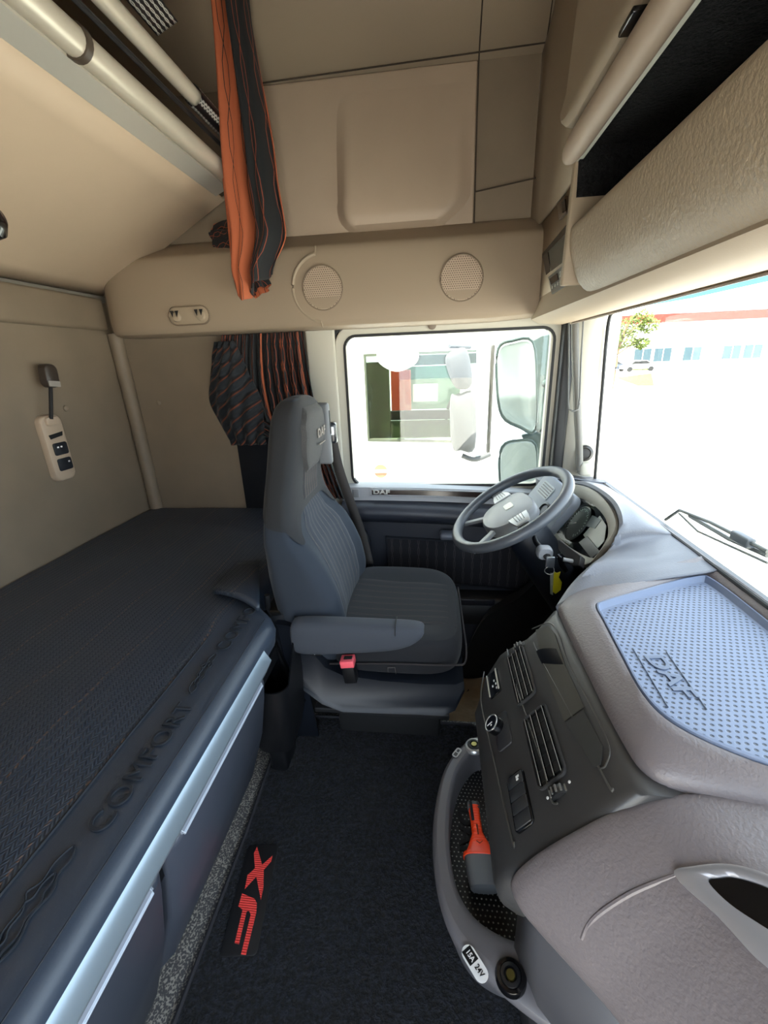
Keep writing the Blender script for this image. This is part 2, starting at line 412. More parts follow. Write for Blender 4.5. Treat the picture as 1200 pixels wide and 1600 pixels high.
def ringarc(b, c, r, a0, a1, t):
    tube(b, [(c[0] + r * math.cos(R(a)), c[1], c[2] + r * math.sin(R(a))) for a in range(a0, a1 + 1, 6)], t, 8)
b = BM(); ringarc(b, (-.394, HY + .003, 1.367), .108, 100, 262, .006)
tube(b, [(-.413, 1.66, 1.50), (-.413, HY + .004, 1.473)], .0025, 6); tube(b, [(-.409, HY + .004, 1.262), (-.405, HY + .004, 1.24)], .0025, 6)
struct('trim_6', b, BEIGE)
for (cx, cz, wh) in ((-.394, 1.367, 'left speaker grille in beige header above the door curtain'), (.088, 1.372, 'right speaker grille in beige header above the side window')):
    t = thing('speaker', wh, 'speaker', (cx, HY, cz - .073), 'round speakers in the header')
    b = BM(); lathe(b, (cx, HY + .002, cz), (0, -1, 0), [(.069, 0), (.069, .003), (.066, .004), (.066, .002)]); obj('mesh_grille', b, SPKM, t)
    b = BM(); tube(b, [(cx + .071 * math.cos(R(a)), HY - .001, cz + .071 * math.sin(R(a))) for a in range(0, 360, 8)], .0022, 6, True); obj('rim', b, mat('dark beige rim', (120, 104, 86), .6), t)
# coat hook pair
t = thing('coat_hook_plate', 'beige oval plate with two round coat hooks in header', 'coat hook', (-.905, 1.64, 1.27))
mt = frame((-.905, 1.643, 1.302), (1, 0, .01), (0, 0, 1))
b = BM(); plate(b, mt, .158, .062, .03, .004, 0, .002); obj('plate', b, BEIGE, t)
b = BM(); tube(b, [mt @ V((x, y, .003)) for x, y in rrect(.158, .062, .03)], .003, 6, True); obj('rim', b, mat('dark beige rim', (120, 104, 86), .6), t)
for dx in (-.05, .045):
    b = BM(); cyl(b, mt @ V((dx, -.002, .002)), (0, -1, 0), .019, .01, 24, .016, .003)
    h = obj('hook', b, BEIGE, t)
    b = BM()
    for s in (-1, 1): prism(b, [mt @ V((dx + s * .010 - .008, .018, .0125)), mt @ V((dx + s * .010 + .006, .018, .0125)), mt @ V((dx + s * .008 - .001, -.004, .0135))], (0, -.001, 0))
    obj('slot', b, BLK, h)
# rear corner pillar, rear side-lining, rear upper pad
b = BM(); tube(b, smoothpts([(-1.285, 1.745, .50), (-1.285, 1.74, .9), (-1.29, 1.735, 1.26)], 6), .028, 16); struct('trim_7', b, PADW)
b = BM(); box(b, (XB, YR, 1.27), (XB + .03, 1.70, 1.385), .012); struct('trim_8', b, PADW)
for (x, z) in ((-1.17, .985),):
    b = BM(); lathe(b, (x, 1.752, z), (0, -1, 0), [(.011, 0), (.010, .005), (.004, .008)]); tag(obj('trim_button', b, PADW), 'small beige button fixed in side lining beside rear corner', 'button')
b = BM(); lathe(b, (XB - .001, 1.42, 1.0), (1, 0, 0), [(.011, 0), (.010, .005), (.004, .008)]); tag(obj('trim_button', b, PADW), 'small beige button in rear wall beside the control panel', 'button')
b = BM(); lathe(b, at(511, 542, Y=1.752), (0, -1, 0), [(.012, 0), (.012, .006), (.008, .008)]); tag(obj('trim_button', b, CREAM), 'round pale cap on door pillar right of the dark curtain', 'button')
# door pillar and frame
b = BM(); box(b, (-.50, 1.735, .1), (-.385, 1.80, 1.25), .008); struct('trim_9', b, CREAM)
def rr_path(x0, x1, z0, z1, r, y, shear=0):
    pts = []
    for cx, cz, a0 in ((x1 - r, z1 - r, 0), (x0 + r, z1 - r, 90), (x0 + r, z0 + r, 180), (x1 - r, z0 + r, 270)):
        for k in range(7):
            a = R(a0 + 15 * k); x = cx + r * math.cos(a); z = cz + r * math.sin(a)
            if z < (z0 + z1) / 2: z -= shear * (x - x0)
            pts.append(V((x, y, z)))
    return pts
b = BM(); P1 = rr_path(-.365, .445, .600, 1.228, .05, 1.765); sweep(b, P1, [(-.022, -.02), (.022, -.02), (.022, .012), (-.022, .012)], True, V((0, 1, 0))); dw = struct('window_1', b, CREAM, bevel=.004)
b = BM(); sweep(b, rr_path(-.350, .435, .615, 1.212, .045, 1.755), [(-.005, -.012), (.005, -.012), (.005, .010), (-.005, .010)], True, V((0, 1, 0))); obj('window_seal', b, RUBB, dw)
b = BM(); sweep(b, rr_path(-.395, .470, .58, 1.250, .06, 1.758), [(-.008, -.012), (.008, -.012), (.008, .012), (-.008, .012)], True, V((0, 1, 0))); obj('door_seal', b, RUBB, dw)
b = BM(); box(b, (-.36, 1.772, .59), (.45, 1.776, 1.23)); obj('glass_pane', b, GLASS, dw)
b = BM(); box(b, (.455, 1.70, .55), (.50, 1.80, 1.26), .012); struct('trim_10', b, RUBB)
b = BM(); box(b, (-.405, YL, .0), (-.36, 1.8, 1.26)); box(b, (.46, YL + .01, -.3), (.60, 1.8, 1.4)); struct('trim_11', b, CREAM)
# A pillar
b = BM(); loft(b, [[(.475, 1.755, z), (.50 + .0 * z, 1.715, z), (.555 - .0 * z, 1.695, z), (.615 - .03 * (z - .64), 1.70, z), (.68, 1.80, z)] for z in (.55, .8, 1.0, 1.2, 1.30)]); pil = struct('trim_12', b, CREAM, sub=1)
b = BM(); tube(b, smoothpts([(.622, 1.69, .62), (.608, 1.695, .95), (.598, 1.695, 1.20), (.600, 1.66, 1.248), (.605, 1.55, 1.262)], 6), .006, 8); struct('trim_13', b, RUBB)
# windscreen
b = BM(); box(b, (.612, YR, .0), (.618, 1.72, .66)); 
gl = BM(); loft(gl, [[(.640, YR, .655), (.640, 1.70, .655)], [(.604, YR, 1.29), (.604, 1.70, 1.29)]]); ws = struct('window_2', gl, GLASS)
b.free()
gl = BM(); loft(gl, [[(.6045, YR, 1.222), (.6045, 1.20, 1.232), (.6045, 1.70, 1.250)], [(.6010, YR, 1.29), (.6010, 1.20, 1.29), (.6010, 1.70, 1.29)]]); obj('tint_band', gl, TINT, ws)

# ================================================================== LOWER BED
def mattress():
    # plan: rear wall to rail, narrower beyond Y=.93
    def f(u, v):
        y = YR + .02 + (.95 - YR - .02) * v; x = XB + .012 + (.905) * u
        return (x, y, 0)
    b = BM(); nx, ny = 60, 120; rows = []
    y0, y1 = YR + .01, 1.735
    for j in range(ny + 1):
        y = y0 + (y1 - y0) * j / ny; row = []
        cr = min(1, max(0, (y - .88) / .12)); xr = -.408 - .085 * cr * cr * (3 - 2 * cr)
        for i in range(nx + 1):
            u = i / nx; x = (XB + .012) + (xr - XB - .012) * u
            z = .514 + (.0045 if x < -.62 else .0008) * pnoise(x, y, 0, 5)
            e = max(0, (x - (xr - .045)) / .045); z -= .018 * e ** 2.2
            z += .006 * math.exp(-((x + .56) / .05) ** 2) * math.exp(-((y - .86) / .10) ** 2)
            z -= .006 * math.exp(-((x + .52) / .006) ** 2)
            row.append((x, y, z))
        row += [(xr + .006, y, .478), (xr, y, .440), (xr - .03, y, .405)]
        rows.append([(XB + .012, y, .40)] + row)
    loft(b, rows, caps=True); return b
mt_ = thing('mattress', 'dark quilted mattress with embossed lettering lying on the lower bunk base', 'mattress', (-.86, .3, .40))
mb = obj('mattress_cover', mattress(), QUILT, mt_)
# folded quilt corner by the seat
def flap(u, v):
    p00, p10, p11, p01 = V((-.665, .86, .527)), V((-.455, .985, .522)), V((-.56, 1.18, .517)), V((-.62, 1.10, .519))
    a = at(332, 925, Z=.53); b_ = at(404, 950, Z=.525); c_ = at(404, 880, Z=.52); d_ = at(372, 882, Z=.52)
    q = (a * (1 - u) + b_ * u) * (1 - v) + (d_ * (1 - u) + c_ * u) * v
    return q + V((0, 0, .012 * math.sin(PI * u) * (1 - v) - .02 * max(0, u - .8)))
b = gridf(flap, 14, 10); obj('folded_corner', b, QUILT, mt_, solid=.012)
SEAMC = mat('dark emboss', (22, 28, 37), .8)
# seam lines and embossed writing
def seam_line(x, ya, yb, r=.0016, wob=.004):
    b = BM(); tube(b, [(x + wob * pnoise(0, y, x, 4), y, .5155 + .003 * pnoise(x, y, 0, 5)) for y in [ya + (yb - ya) * k / 40 for k in range(41)]], r, 5); return b
obj('seam', seam_line(-.532, YR + .05, .90, .0022), SEAMC, mt_)
obj('seam', seam_line(-.424, YR + .05, .88, .0012, .001), SEAMC, mt_)
MT = lambda x, y, z=.5165: frame((x, y, z), (0, 1, 0), (-1, 0, 0))
lab(text('lettering', 'COMFORT', .047, .0015, SEAMC, mt_, MT(-.468, .478), 0, 1.1, 1.0), 'embossed word on the bed cover')
lab(text('lettering', 'COMFO', .047, .0015, SEAMC, mt_, MT(-.478, .842), 0, 1.1, 1.0), 'embossed word on the bed cover, partly hidden by the corner')
def bull(cx, cy, s):
    pts = [(-1, -.3), (-.8, .1), (-.5, .25), (-.3, .1), (-.1, .35), (.2, .3), (.35, .55), (.5, .3), (.75, .35), (1, .1), (.85, -.15), (.6, -.1), (.4, -.35), (.1, -.2), (-.2, -.4), (-.5, -.2), (-.75, -.45), (-1, -.3)]
    b = BM()
    for k in (1, .62):
        tube(b, smoothpts([(cx - p[1] * s * .42 * k, cy + p[0] * s * k, .5165) for p in pts], 4), .0015, 5)
    return b
obj('emboss_outline', bull(-.483, .68, .060), SEAMC, mt_); obj('emboss_outline', bull(-.480, .255, .085), SEAMC, mt_)

# bunk base with rail and lockers
bb = thing('lower_bunk', 'grey lower bunk base with silver edge rail and two lift-up lockers', 'bunk base', (-.86, .2, 0))
b = BM(); box(b, (XB, YR, .0), (-.60, 1.70, .40)); box(b, (-.60, YR, .36), (-.425, .93, .40)); obj('body', b, DARK, bb)
b = BM(); loft(b, [[(x, y, z) for x, z in ((-.428, .486), (-.412, .487), (-.402, .479), (-.387, .453), (-.390, .442), (-.40, .438), (-.425, .44))] for y in (YR, .78, .805)], closed_u=True, caps=True)
for v in b.verts:
    if v.co.y > .79 and v.co.z < .45: v.co.y -= .03
lab(obj('edge_rail', b, RAIL, bb, autos=60), 'silver edge rail')
def locker(y0, y1):
    d = obj('locker_door', gridlock(y0, y1), LOCK, bb, bevel=.004)
    b = BM(); n = V((.13, 0, 0)); 
    # recessed finger lip: bright edge and shelf
    ya, yb = y0 + .03, y1 - .03
    b = BM(); prism(b, [(-.424, ya, .440), (-.424, yb, .440), (-.403, yb, .4115), (-.403, ya, .4115)], (.002, 0, 0.002)); obj('lip_recess', b, mat('grey lip recess', (112, 118, 130), .35), d)
    b = BM(); tube(b, [(-.420, ya, .437), (-.401, ya + .004, .4105), (-.401, yb - .004, .4105), (-.420, yb, .437)], .0028, 8); obj('lip', b, mat('bright plastic lip', (165, 176, 190), .3), d)
    return d
def gridlock(y0, y1):
    prof = [(-.402, .41), (-.408, .36), (-.428, .25), (-.475, .10), (-.53, .02), (-.555, .004), (-.60, .004), (-.60, .44), (-.43, .44)]
    b = BM(); rows = []
    for y, k in ((y0, .012), (y0 + .02, 0), (y1 - .02, 0), (y1, .012)): rows.append([(x - k * (i < 6 or i == 8), y, z) for i, (x, z) in enumerate(prof)])
    loft(b, rows, True, True); return b
locker(.40, .80); locker(YR + .01, .385)
# black bin at the end of the base
t = thing('storage_bin', 'black plastic pocket bin at the foot of the bunk base beside the seat', 'storage bin', (-.44, .90, 0))
def binrows():
    b = BM(); rows = []
    for z, s, dx in ((.10, .75, 0), (.16, .95, 0), (.27, 1.02, 0), (.33, 1.06, .0)):
        rows.append([(-.445 + (p[0] * s), .915 + p[1] * s, z + (.13 if (p[1] > .03 and z > .3) else 0) ) for p in rrect(.13, .17, .035)])
    rows.append([(x * .93 + -.445 * .07, y * .93 + .915 * .07, z - .002) for x, y, z in rows[-1]])
    rows.append([(-.445 + p[0] * .8, .915 + p[1] * .8, .14) for p in rrect(.13, .17, .035)])
    loft(b, rows, True, True); return b
obj('shell', binrows(), DARK, t, autos=60)
b = BM(); loft(b, [[(-.50, .99, .0), (-.36, 1.0, .0)], [(-.50, .99, .44), (-.40, 1.0, .46)]]); obj('back_panel', b, NAVY, t, solid=.01)
b = BM(); box(b, (-.47, .87, 0), (-.42, .96, .12), .01); obj('foot', b, DARK, t)

# ================================================================== UPPER BUNK (tilted up) and its rails
ub = thing('upper_bunk', 'beige upper bunk tilted up from the rear wall with silver front rails', 'bunk', (-1.0, .6, 1.39))
def P_(x, z, y): return (x, y, z)
A0 = V((-1.30, 0, 1.392)); A1 = V((-.742, 0, 1.672))
b = BM(); rows = []
for k in range(9):
    u = k / 8; p = A0.lerp(A1, u); ye = 1.735 - .0 * u
    rows.append([(p.x, YR + .01, p.z - .006 * math.sin(PI * u)), (p.x, .5, p.z - .006 * math.sin(PI * u)), (p.x, ye - .02, p.z - .004 * math.sin(PI * u)), (p.x, ye, p.z + .01)])
loft(b, rows); obj('base_panel', b, mat('bunk underside vinyl', (200, 178, 152), .5, var=.05), ub, solid=-.012)
b = BM(); sweep(b, [(-1.297, YR + .01, 1.384), (-1.297, 1.72, 1.384)], [(-.012, -.012), (.010, -.012), (.010, .010), (-.012, .010)]); obj('rear_profile', b, mat('grey aluminium profile', (120, 116, 108), .4, .3), ub)
d = (A1 - A0).normalized(); nn = V((d.z, 0, -d.x))
q = [A1 + d * -.005 + nn * .002, A1 + d * .045 + nn * .006, A1 + d * .052 - nn * .008, A1 + d * .0 - nn * .02]
b = BM(); loft(b, [[(p.x, y, p.z) for p in q] for y in (YR + .01, 1.66)], True, True); obj('front_channel', b, mat('brushed aluminium channel', (215, 210, 198), .3, .5), ub)
c1 = A1 + d * .073 - nn * .006
b = BM(); tube(b, [(c1.x, YR, c1.z), (c1.x, 1.655, c1.z)], .026, 20); r1 = obj('front_rail', b, SILVB, ub)
b = BM(); tube(b, [(c1.x, .88, c1.z), (c1.x, 1.03, c1.z)], .0275, 20); 
b.free()
b = BM(); tube(b, [(c1.x, .985, c1.z), (c1.x, 1.0, c1.z)], .030, 20); obj('rail_joint', b, mat('dark rail joint', (70, 60, 50), .4), r1)
c2 = c1 + V((.025, 0, .105))
b = BM(); tube(b, [(c2.x, YR, c2.z), (c2.x, 1.66, c2.z)], .020, 18); r2 = obj('guard_rail', b, SILVB, ub)
def sleeve(ya, yb):
    def f(u, v): a = 2 * PI * u; return (c2.x + .025 * math.cos(a), ya + (yb - ya) * v, c2.z + .025 * math.sin(a))
    return gridf(f, 20, 6)
obj('honeycomb_sleeve', sleeve(1.40, 1.66), HONEY, r2)
b = BM(); tube(b, [(c1.x + .02, YR, c1.z + .055), (c1.x + .02, 1.65, c1.z + .055)], .006, 8); obj('cable', b, RUBB, ub)
def strap(u, v): return (c2.x - .01 + .06 * u, 1.02 + .30 * v, c2.z + .045 + .03 * u + .006 * math.sin(9 * v))
obj('guard_net', gridf(lambda u, v: (c2.x + .01 + .055 * u, .9 + .34 * v, c2.z + .035 + .02 * u), 6, 16), HONEY, ub, solid=.004)
b = BM(); lathe(b, (-.60, .60, 1.315), V((1, .35, .1)), [(.012, -.10), (.022, -.09), (.026, -.02), (.026, .0), (.022, .018), (.010, .026)]); 
kn = thing('round_knob', 'black rounded knob with silver collar below the upper bunk', 'knob', (-.66, .58, 1.30)); obj('grip', b, GLOSSB, kn)
b = BM(); lathe(b, (-.60, .60, 1.315), V((1, .35, .1)), [(.027, -.045), (.0285, -.04), (.0285, -.03), (.027, -.025)]); obj('collar', b, SILV, kn)
b = BM(); tube(b, [(-.69, .57, 1.308), (-.79, .53, 1.36), (-.84, .51, 1.60)], .009, 8); obj('stalk', b, BLK, kn)

# ================================================================== REAR WALL CONTROL PANEL
cp = thing('bunk_control_panel', 'beige control panel with two black switches and reading lamp on the rear wall', 'control panel', (-1.30, 1.33, .76))
o0 = at(72, 700, X=XB); ax = (at(90, 752, X=XB) - at(60, 650, X=XB)).normalized()
mt = frame(V((XB, 1.318, .873)), (0, 1, -.0), (0, .16, 1.0), None)
mt = frame(V((XB, 1.325, .875)), (0, 1, .0), (0, 0, 1))
b = BM(); plate(b, mt, .088, .225, .026, .022, 0, .008); obj('housing', b, BEIGEL, cp)
b = BM(); prism(b, [mt @ V(p) for p in ((-.028, .048, .0225), (.030, .054, .0225), (.026, .040, .0225), (-.024, .034, .0225))], (.0012, 0, 0)); obj('card_slot', b, BLK, cp)
for z in (-.002, -.056):
    b = BM(); plate(b, mt @ Matrix.Translation((.004, z, 0)), .056, .042, .007, .005, .021, .0015); s = obj('switch', b, NAVY, cp)
    b = BM()
    for dx in ((-.012, .002) if z > -.01 else (.016,)): box(b, (dx, z + .004, .0262), (dx + .007, z + .009, .0268), mtx=mt)
    obj('switch_mark', b, WHITE, s)
b = BM(); plate(b, mt @ Matrix.Translation((0, .092, 0)), .05, .03, .01, .012, .018, .004); obj('lamp_socket', b, BEIGEL, cp)
b = BM(); tube(b, smoothpts([(XB + .03, 1.318, .975), (XB + .036, 1.327, 1.02), (XB + .036, 1.345, 1.075)], 6), .006, 10); obj('gooseneck', b, BLK, cp)
b = BM(); hm = frame(V((XB + .036, 1.352, 1.112)), (0, 1, -.10), (0, .10, 1)); plate(b, hm, .052, .075, .02, .026, -.012, .006); h = obj('lamp_head', b, mat('dark brown grey lamp head', (56, 48, 42), .4), cp)
b = BM(); plate(b, hm @ Matrix.Translation((0, -.026, 0)), .044, .018, .002, .003, .013); obj('lens', b, mat('ribbed lens', (150, 145, 138), .3), h)

# ================================================================== CURTAINS
def hang(u, v):
    # v 0 = top, 1 = bottom ; u across the bundle
    z = 2.33 - (2.33 - 1.325) * v
    if v > .86: z += .085 * (max(0, (.36 - u) / .36) ** 1.3 * .7 if u < .36 else ((u - .36) / .64) ** 1.1) * (v - .86) / .14
    xl = tab(z, [(1.32, -.665), (1.42, -.688), (1.64, -.682), (2.1, -.630), (2.34, -.62)]); xr = tab(z, [(1.32, -.595), (1.40, -.555), (1.53, -.492), (1.7, -.505), (2.1, -.540), (2.34, -.55)])
    ph = u * 2 * PI * 2.2
    y = 1.565 + .026 * math.sin(ph + .6) + .010 * math.sin(2.3 * ph + 5 * v) - .03 * math.cos((u - .45) * PI)
    return (xl + (xr - xl) * u + .006 * math.sin(ph + 1.5), y, z)
cu = thing('hanging_curtain', 'orange and charcoal bunk curtain hanging gathered in front of the side lining', 'curtain', (-.56, 1.57, 1.325))
obj('cloth', gridf(hang, 110, 60), CURT, cu, solid=.004)
def tail(u, v):
    p = smoothpts([(-.80, 1.715, 1.555), (-.74, 1.70, 1.56), (-.68, 1.66, 1.55), (-.64, 1.615, 1.50), (-.625, 1.60, 1.42), (-.60, 1.59, 1.36)], 5); k = v * (len(p) - 1); i = min(int(k), len(p) - 2); c = p[i].lerp(p[i + 1], k - i)
    a = 2 * PI * u; r = (.035 + .012 * math.sin(5 * a + 8 * v)) * (1 if v > .06 else .8)
    t = (p[i + 1] - p[i]).normalized(); s = t.cross(V((0, 1, .2))).normalized(); w = s.cross(t)
    return c + s * r * math.cos(a) + w * r * .7 * math.sin(a)
obj('gathered_tail', gridf(tail, 40, 30), CURT, cu)
def door_curt(u, v):
    z = 1.235 - .66 * v
    # left edge bulges to the rear at mid height, hem slopes
    l = -.825 - .035 * math.sin(min(1, v / .62) * PI * .9) * 1.1 + .10 * max(0, (v - .45)) ; r = -.50 + .02 * v + .10 * v * v
    if v > .5: l = l + .18 * min(1, (v - .5) / .12)
    ph = u * 2 * PI * 11
    return (l + (r - l) * u, 1.715 - .035 * (.35 + .65 * min(1, v * 2.2)) * (math.sin(ph + 2 * v) * .45 + .3 * math.sin(2.1 * ph)) - .02 * v, z)
dc = thing('door_curtain', 'dark pleated curtain with orange stripes hanging behind the driver seat', 'curtain', (-.65, 1.71, .575))
obj('cloth', gridf(door_curt, 200, 40), CURD, dc, solid=.003)
def bunch(u, v):
    z = 1.21 - .40 * v; a = u * PI
    w = .05 + .09 * math.sin(min(1, v * 1.05) * PI * .8) ** 1.2
    return (-.80 + w * (u - .62) * 1.5 + .05 * v, 1.69 - .06 * math.sin(a) * math.sin(v * PI * .9 + .2) - .008 * math.sin(u * 22 + 14 * v), z)
def bunch_mat():
    m = mat('swept curtain folds', (40, 42, 46), .85, sheen=.06); g = NG(m); c = g.co('UV')
    k = g.m('FRACT', g.m('ADD', g.m('MULTIPLY', c[1], 10), g.m('MULTIPLY', c[0], 3.5)))
    g.col(g.mix(g.m('LESS_THAN', k, .14), (20, 24, 30), (104, 54, 36))); g.bump(g.m('SINE', g.m('MULTIPLY', k, 6.28)), .8, .012); return m
obj('swept_fold', gridf(bunch, 40, 40), bunch_mat(), dc, solid=.006)
b = BM(); loft(b, [[(-.845, 1.742, .50), (-.52, 1.742, .50)], [(-.845, 1.742, .86), (-.52, 1.742, 1.0)]]); obj('lining', b, mat('black curtain lining', (20, 24, 34), .9), dc, solid=.004)

# ================================================================== DRIVER SEAT
seat = thing('driver_seat', 'grey fabric air-sprung driver seat with tall headrest and folded down armrest', 'seat', (-.15, 1.22, -.25))
CY = 1.225
ZK = [(.27, -.350, .085, .215, .02), (.33, -.352, .105, .232, .035), (.42, -.350, .116, .240, .05), (.50, -.362, .113, .243, .05), (.56, -.376, .102, .243, .045), (.615, -.391, .086, .240, .035), (.67, -.417, .060, .230, .015), (.72, -.425, .047, .212, .004), (.78, -.424, .042, .186, 0), (.85, -.415, .043, .162, 0), (.93, -.402, .045, .148, 0), (.98, -.397, .040, .136, 0), (1.01, -.394, .034, .116, 0), (1.028, -.392, .022, .084, 0), (1.034, -.392, .010, .04, 0)]
def seatp(z):
    for a, b_ in zip(ZK, ZK[1:]):
        if z <= b_[0]:
            t = (z - a[0]) / (b_[0] - a[0]); t = max(0, min(1, t)); return [a[i] + (b_[i] - a[i]) * t for i in range(1, 5)]
    return list(ZK[-1][1:])
def seats(z, a, off=0):
    cx, hd, hw, bol = seatp(z); e = 2 / 3.8
    c, s = math.cos(a), math.sin(a)
    x = math.copysign(abs(c) ** e, c) * (hd + off); y = math.copysign(abs(s) ** e, s) * (hw + off)
    if c > 0: x -= bol * max(0, 1 - abs(y / hw / .8) ** 3) * min(1, c * 3)
    return V((cx + x, CY + y, z))
zs = []
for a, b_ in zip(ZK, ZK[1:]): zs += [a[0] + (b_[0] - a[0]) * k / 3 for k in range(3)]
zs.append(ZK[-1][0])
b = BM(); loft(b, [[seats(z, 2 * PI * k / 56) for k in range(56)] for z in zs], True, True); back = obj('backrest', b, FAB, seat, sub=1)
def patch(y0, y1, z0, z1, off=.004, n=18, shape=None, poly=None):
    def f(u, v):
        z = z0 + (z1 - z0) * v; cx, hd, hw, bol = seatp(z)
        a0, a1 = (y0, y1) if shape is None else shape(v)
        yy = max(-.995, min(.995, (a0 + (a1 - a0) * u) / hw)); e = 2 / 3.8
        sa = math.copysign(abs(yy) ** (1 / e), yy); a = math.asin(max(-1, min(1, sa))); ed = min(u, 1 - u, v, 1 - v) * 10
        return seats(z, a, off * min(1, ed + .0) - .002 * (ed < .05))
    return gridf(f, n, 26)
obj('backrest_insert', patch(0, 0, .34, .735, .0065, shape=lambda v: (-.13 - .02 * math.sin(v * PI) + .05 * max(0, v - .75) / .25, .13 + .02 * math.sin(v * PI) - .05 * max(0, v - .75) / .25)), FABL, back)
# charcoal upper cover with headrest
b = BM(); rows = []
for j in range(31):
    row = []
    for k in range(57):
        a = 2 * PI * k / 56; side = abs(math.sin(a)) ** .7; fr = math.cos(a)
        g_ = abs((a if a <= PI else 2 * PI - a)); zb = tab(g_, [(0, .725), (.25, .72), (.75, .655), (1.3, .70), (PI, .80)])
        z = zb + (1.0335 - zb) * (j / 30); row.append(seats(z, a, .004))
    rows.append(row)
loft(b, rows); obj('upper_cover', b, FABU, seat)
obj('upper_insert', patch(0, 0, .735, .86, .0055, shape=lambda v: (-.09, .09)), FABUL, seat)
hr = obj('headrest_pad', patch(0, 0, .815, 1.012, .017, 22, shape=lambda v: (-(.055 + .055 * math.sin(min(1, v * 1.9) * PI / 2)) * (1 - .35 * max(0, v - .75) / .25), (.055 + .055 * math.sin(min(1, v * 1.9) * PI / 2)) * (1 - .35 * max(0, v - .75) / .25))), HEADF, seat)
b = BM()
tm = frame((-.302, CY + .035, .945), (0, 1, 0), (-.0, 0, 1), None)
lab(text('emblem', 'DAF', .036, .001, mat('embroidered grey letters', (120, 112, 104), .8), seat, frame((-.3375, CY + .03, .925), (0, 1, 0), (.0, 0, 1)), .0012, 1.1, 1.2), 'stitched letters on the headrest')
b = BM(); box(b, (-.3395, CY - .005, .892), (-.3365, CY + .065, .895)); obj('stitch_line', b, mat('embroidered grey letters', (120, 112, 104), .8), seat)
# belt guide panel on the far side of the headrest
b = BM(); box(b, (-.410, CY + .13, .80), (-.338, CY + .160, 1.000), .010); bp_ = obj('belt_tower', b, mat('tower grey', (98, 100, 102), .5), seat)
b = BM(); box(b, (-.340, CY + .140, .90), (-.336, CY + .148, .975), .001); obj('slot', b, BLK, bp_)
b = BM(); box(b, (-.365, CY + .150, .865), (-.322, CY + .185, .935), .010); gd = obj('belt_guide', b, mat('gloss dark guide', (40, 42, 46), .2), seat)
b = BM(); box(b, (-.340, CY + .146, .895), (-.328, CY + .151, .922), .003); obj('guide_slot', b, WHITE, gd)
def belt(pts, w): 
    b = BM(); p = smoothpts(pts, 6); loft(b, [[q + V((-w / 2, 0, 0)), q + V((w / 2, .005, 0))] for q in p]); return b
obj('seat_belt', belt([(-.345, CY + .175, .88), (-.335, CY + .22, .75), (-.29, CY + .30, .50), (-.26, CY + .30, .35)], .035), mat('black webbing', (46, 42, 40), .7), seat, solid=.002)
# cushion
def cush():
    b = BM(); rows = []; n = 40
    prof = [(0, -.10), (.90, -.102), (.985, -.085), (1.0, -.05), (1.0, -.02), (.985, .004), (.94, .018), (.82, .022), (.6, .012), (.3, .004), (.0, .003)]
    for s, z in prof:
        row = []
        for k in range(n):
            a = 2 * PI * k / n; e = 2 / 4.6; c, sn = math.cos(a), math.sin(a)
            x = math.copysign(abs(c) ** e, c) * .205 * s; y = math.copysign(abs(sn) ** e, sn) * .238 * s
            zz = z + .008 * (x > 0) * 0 - .018 * max(0, x / .2) ** 3 * (z > -.03) + .012 * (z > 0) * (abs(y) / .238) ** 2
            row.append((-.118 + x, CY + y, .355 + zz + .012 * (-x)))
        rows.append(row)
    loft(b, rows, True, True); return b
cs = obj('seat_cushion', cush(), FABC, seat, sub=1)
def cins(u, v):
    x = -.29 + .355 * u; y = CY + (-.15 + .30 * v) * (1 - .12 * u); e = min(u, 1 - u, v, 1 - v) * 12
    dx = (x + .118); zz = .006 + .014 * (((x + .118) / .205) ** 2 + ((y - CY) / .238) ** 2) * .9 - .018 * max(0, dx / .2) ** 3 - .012 * dx
    return (x, y, .3575 + zz + .004 * min(1, e))
obj('cushion_insert', gridf(lambda u, v: cins(v, u), 24, 24), FABCL, cs)
b = BM(); tube(b, smoothpts([(-.30, CY - .2385, .30), (-.1, CY - .244, .315), (.05, CY - .236, .312), (.091, CY - .2, .310), (.092, CY, .31), (.088, CY + .2, .31)], 6), .003, 6); obj('piping', b, mat('brown piping', (34, 28, 30), .8), cs)
# plastic skirt
def skirt():
    b = BM(); rows = []
    for y, k in ((CY - .245, .9), (CY - .255, 1), (CY - .25, 1), (CY + .25, 1), (CY + .255, .95)):
        row = []
        top = [(-.44, .44), (-.40, .435), (-.37, .40), (-.34, .345), (-.31, .30), (-.26, .275), (-.15, .262), (-.03, .258), (.06, .262), (.082, .275)]
        bot = [(.085, .24), (.06, .17), (.03, .150), (-.15, .143), (-.27, .14), (-.33, .165), (-.40, .23), (-.43, .32)]
        for x, z in top + bot: row.append((x, y, .27 + (z - .27) * k))
        rows.append(row)
    loft(b, rows, True, True); return b
sk = obj('side_skirt', skirt(), NAVY, seat, autos=50)
b = BM(); box(b, (-.30, CY - .2, -.02), (.02, CY + .2, .145), .01); box(b, (-.33, CY - .22, -.25), (.05, CY + .22, -.02), .01); obj('pedestal', b, BLK, seat)
b = BM(); box(b, (-.36, CY - .24, .118), (.045, CY - .2, .135), .004); obj('slide_rail', b, mat('dark steel', (60, 60, 62), .35, .6), seat)
b = BM(); tube(b, smoothpts([(-.46, CY - .235, .52), (-.462, CY - .24, .40), (-.43, CY - .245, .28), (-.39, CY - .245, .16)], 5), .008, 8); obj('rear_tube', b, DARK, seat)
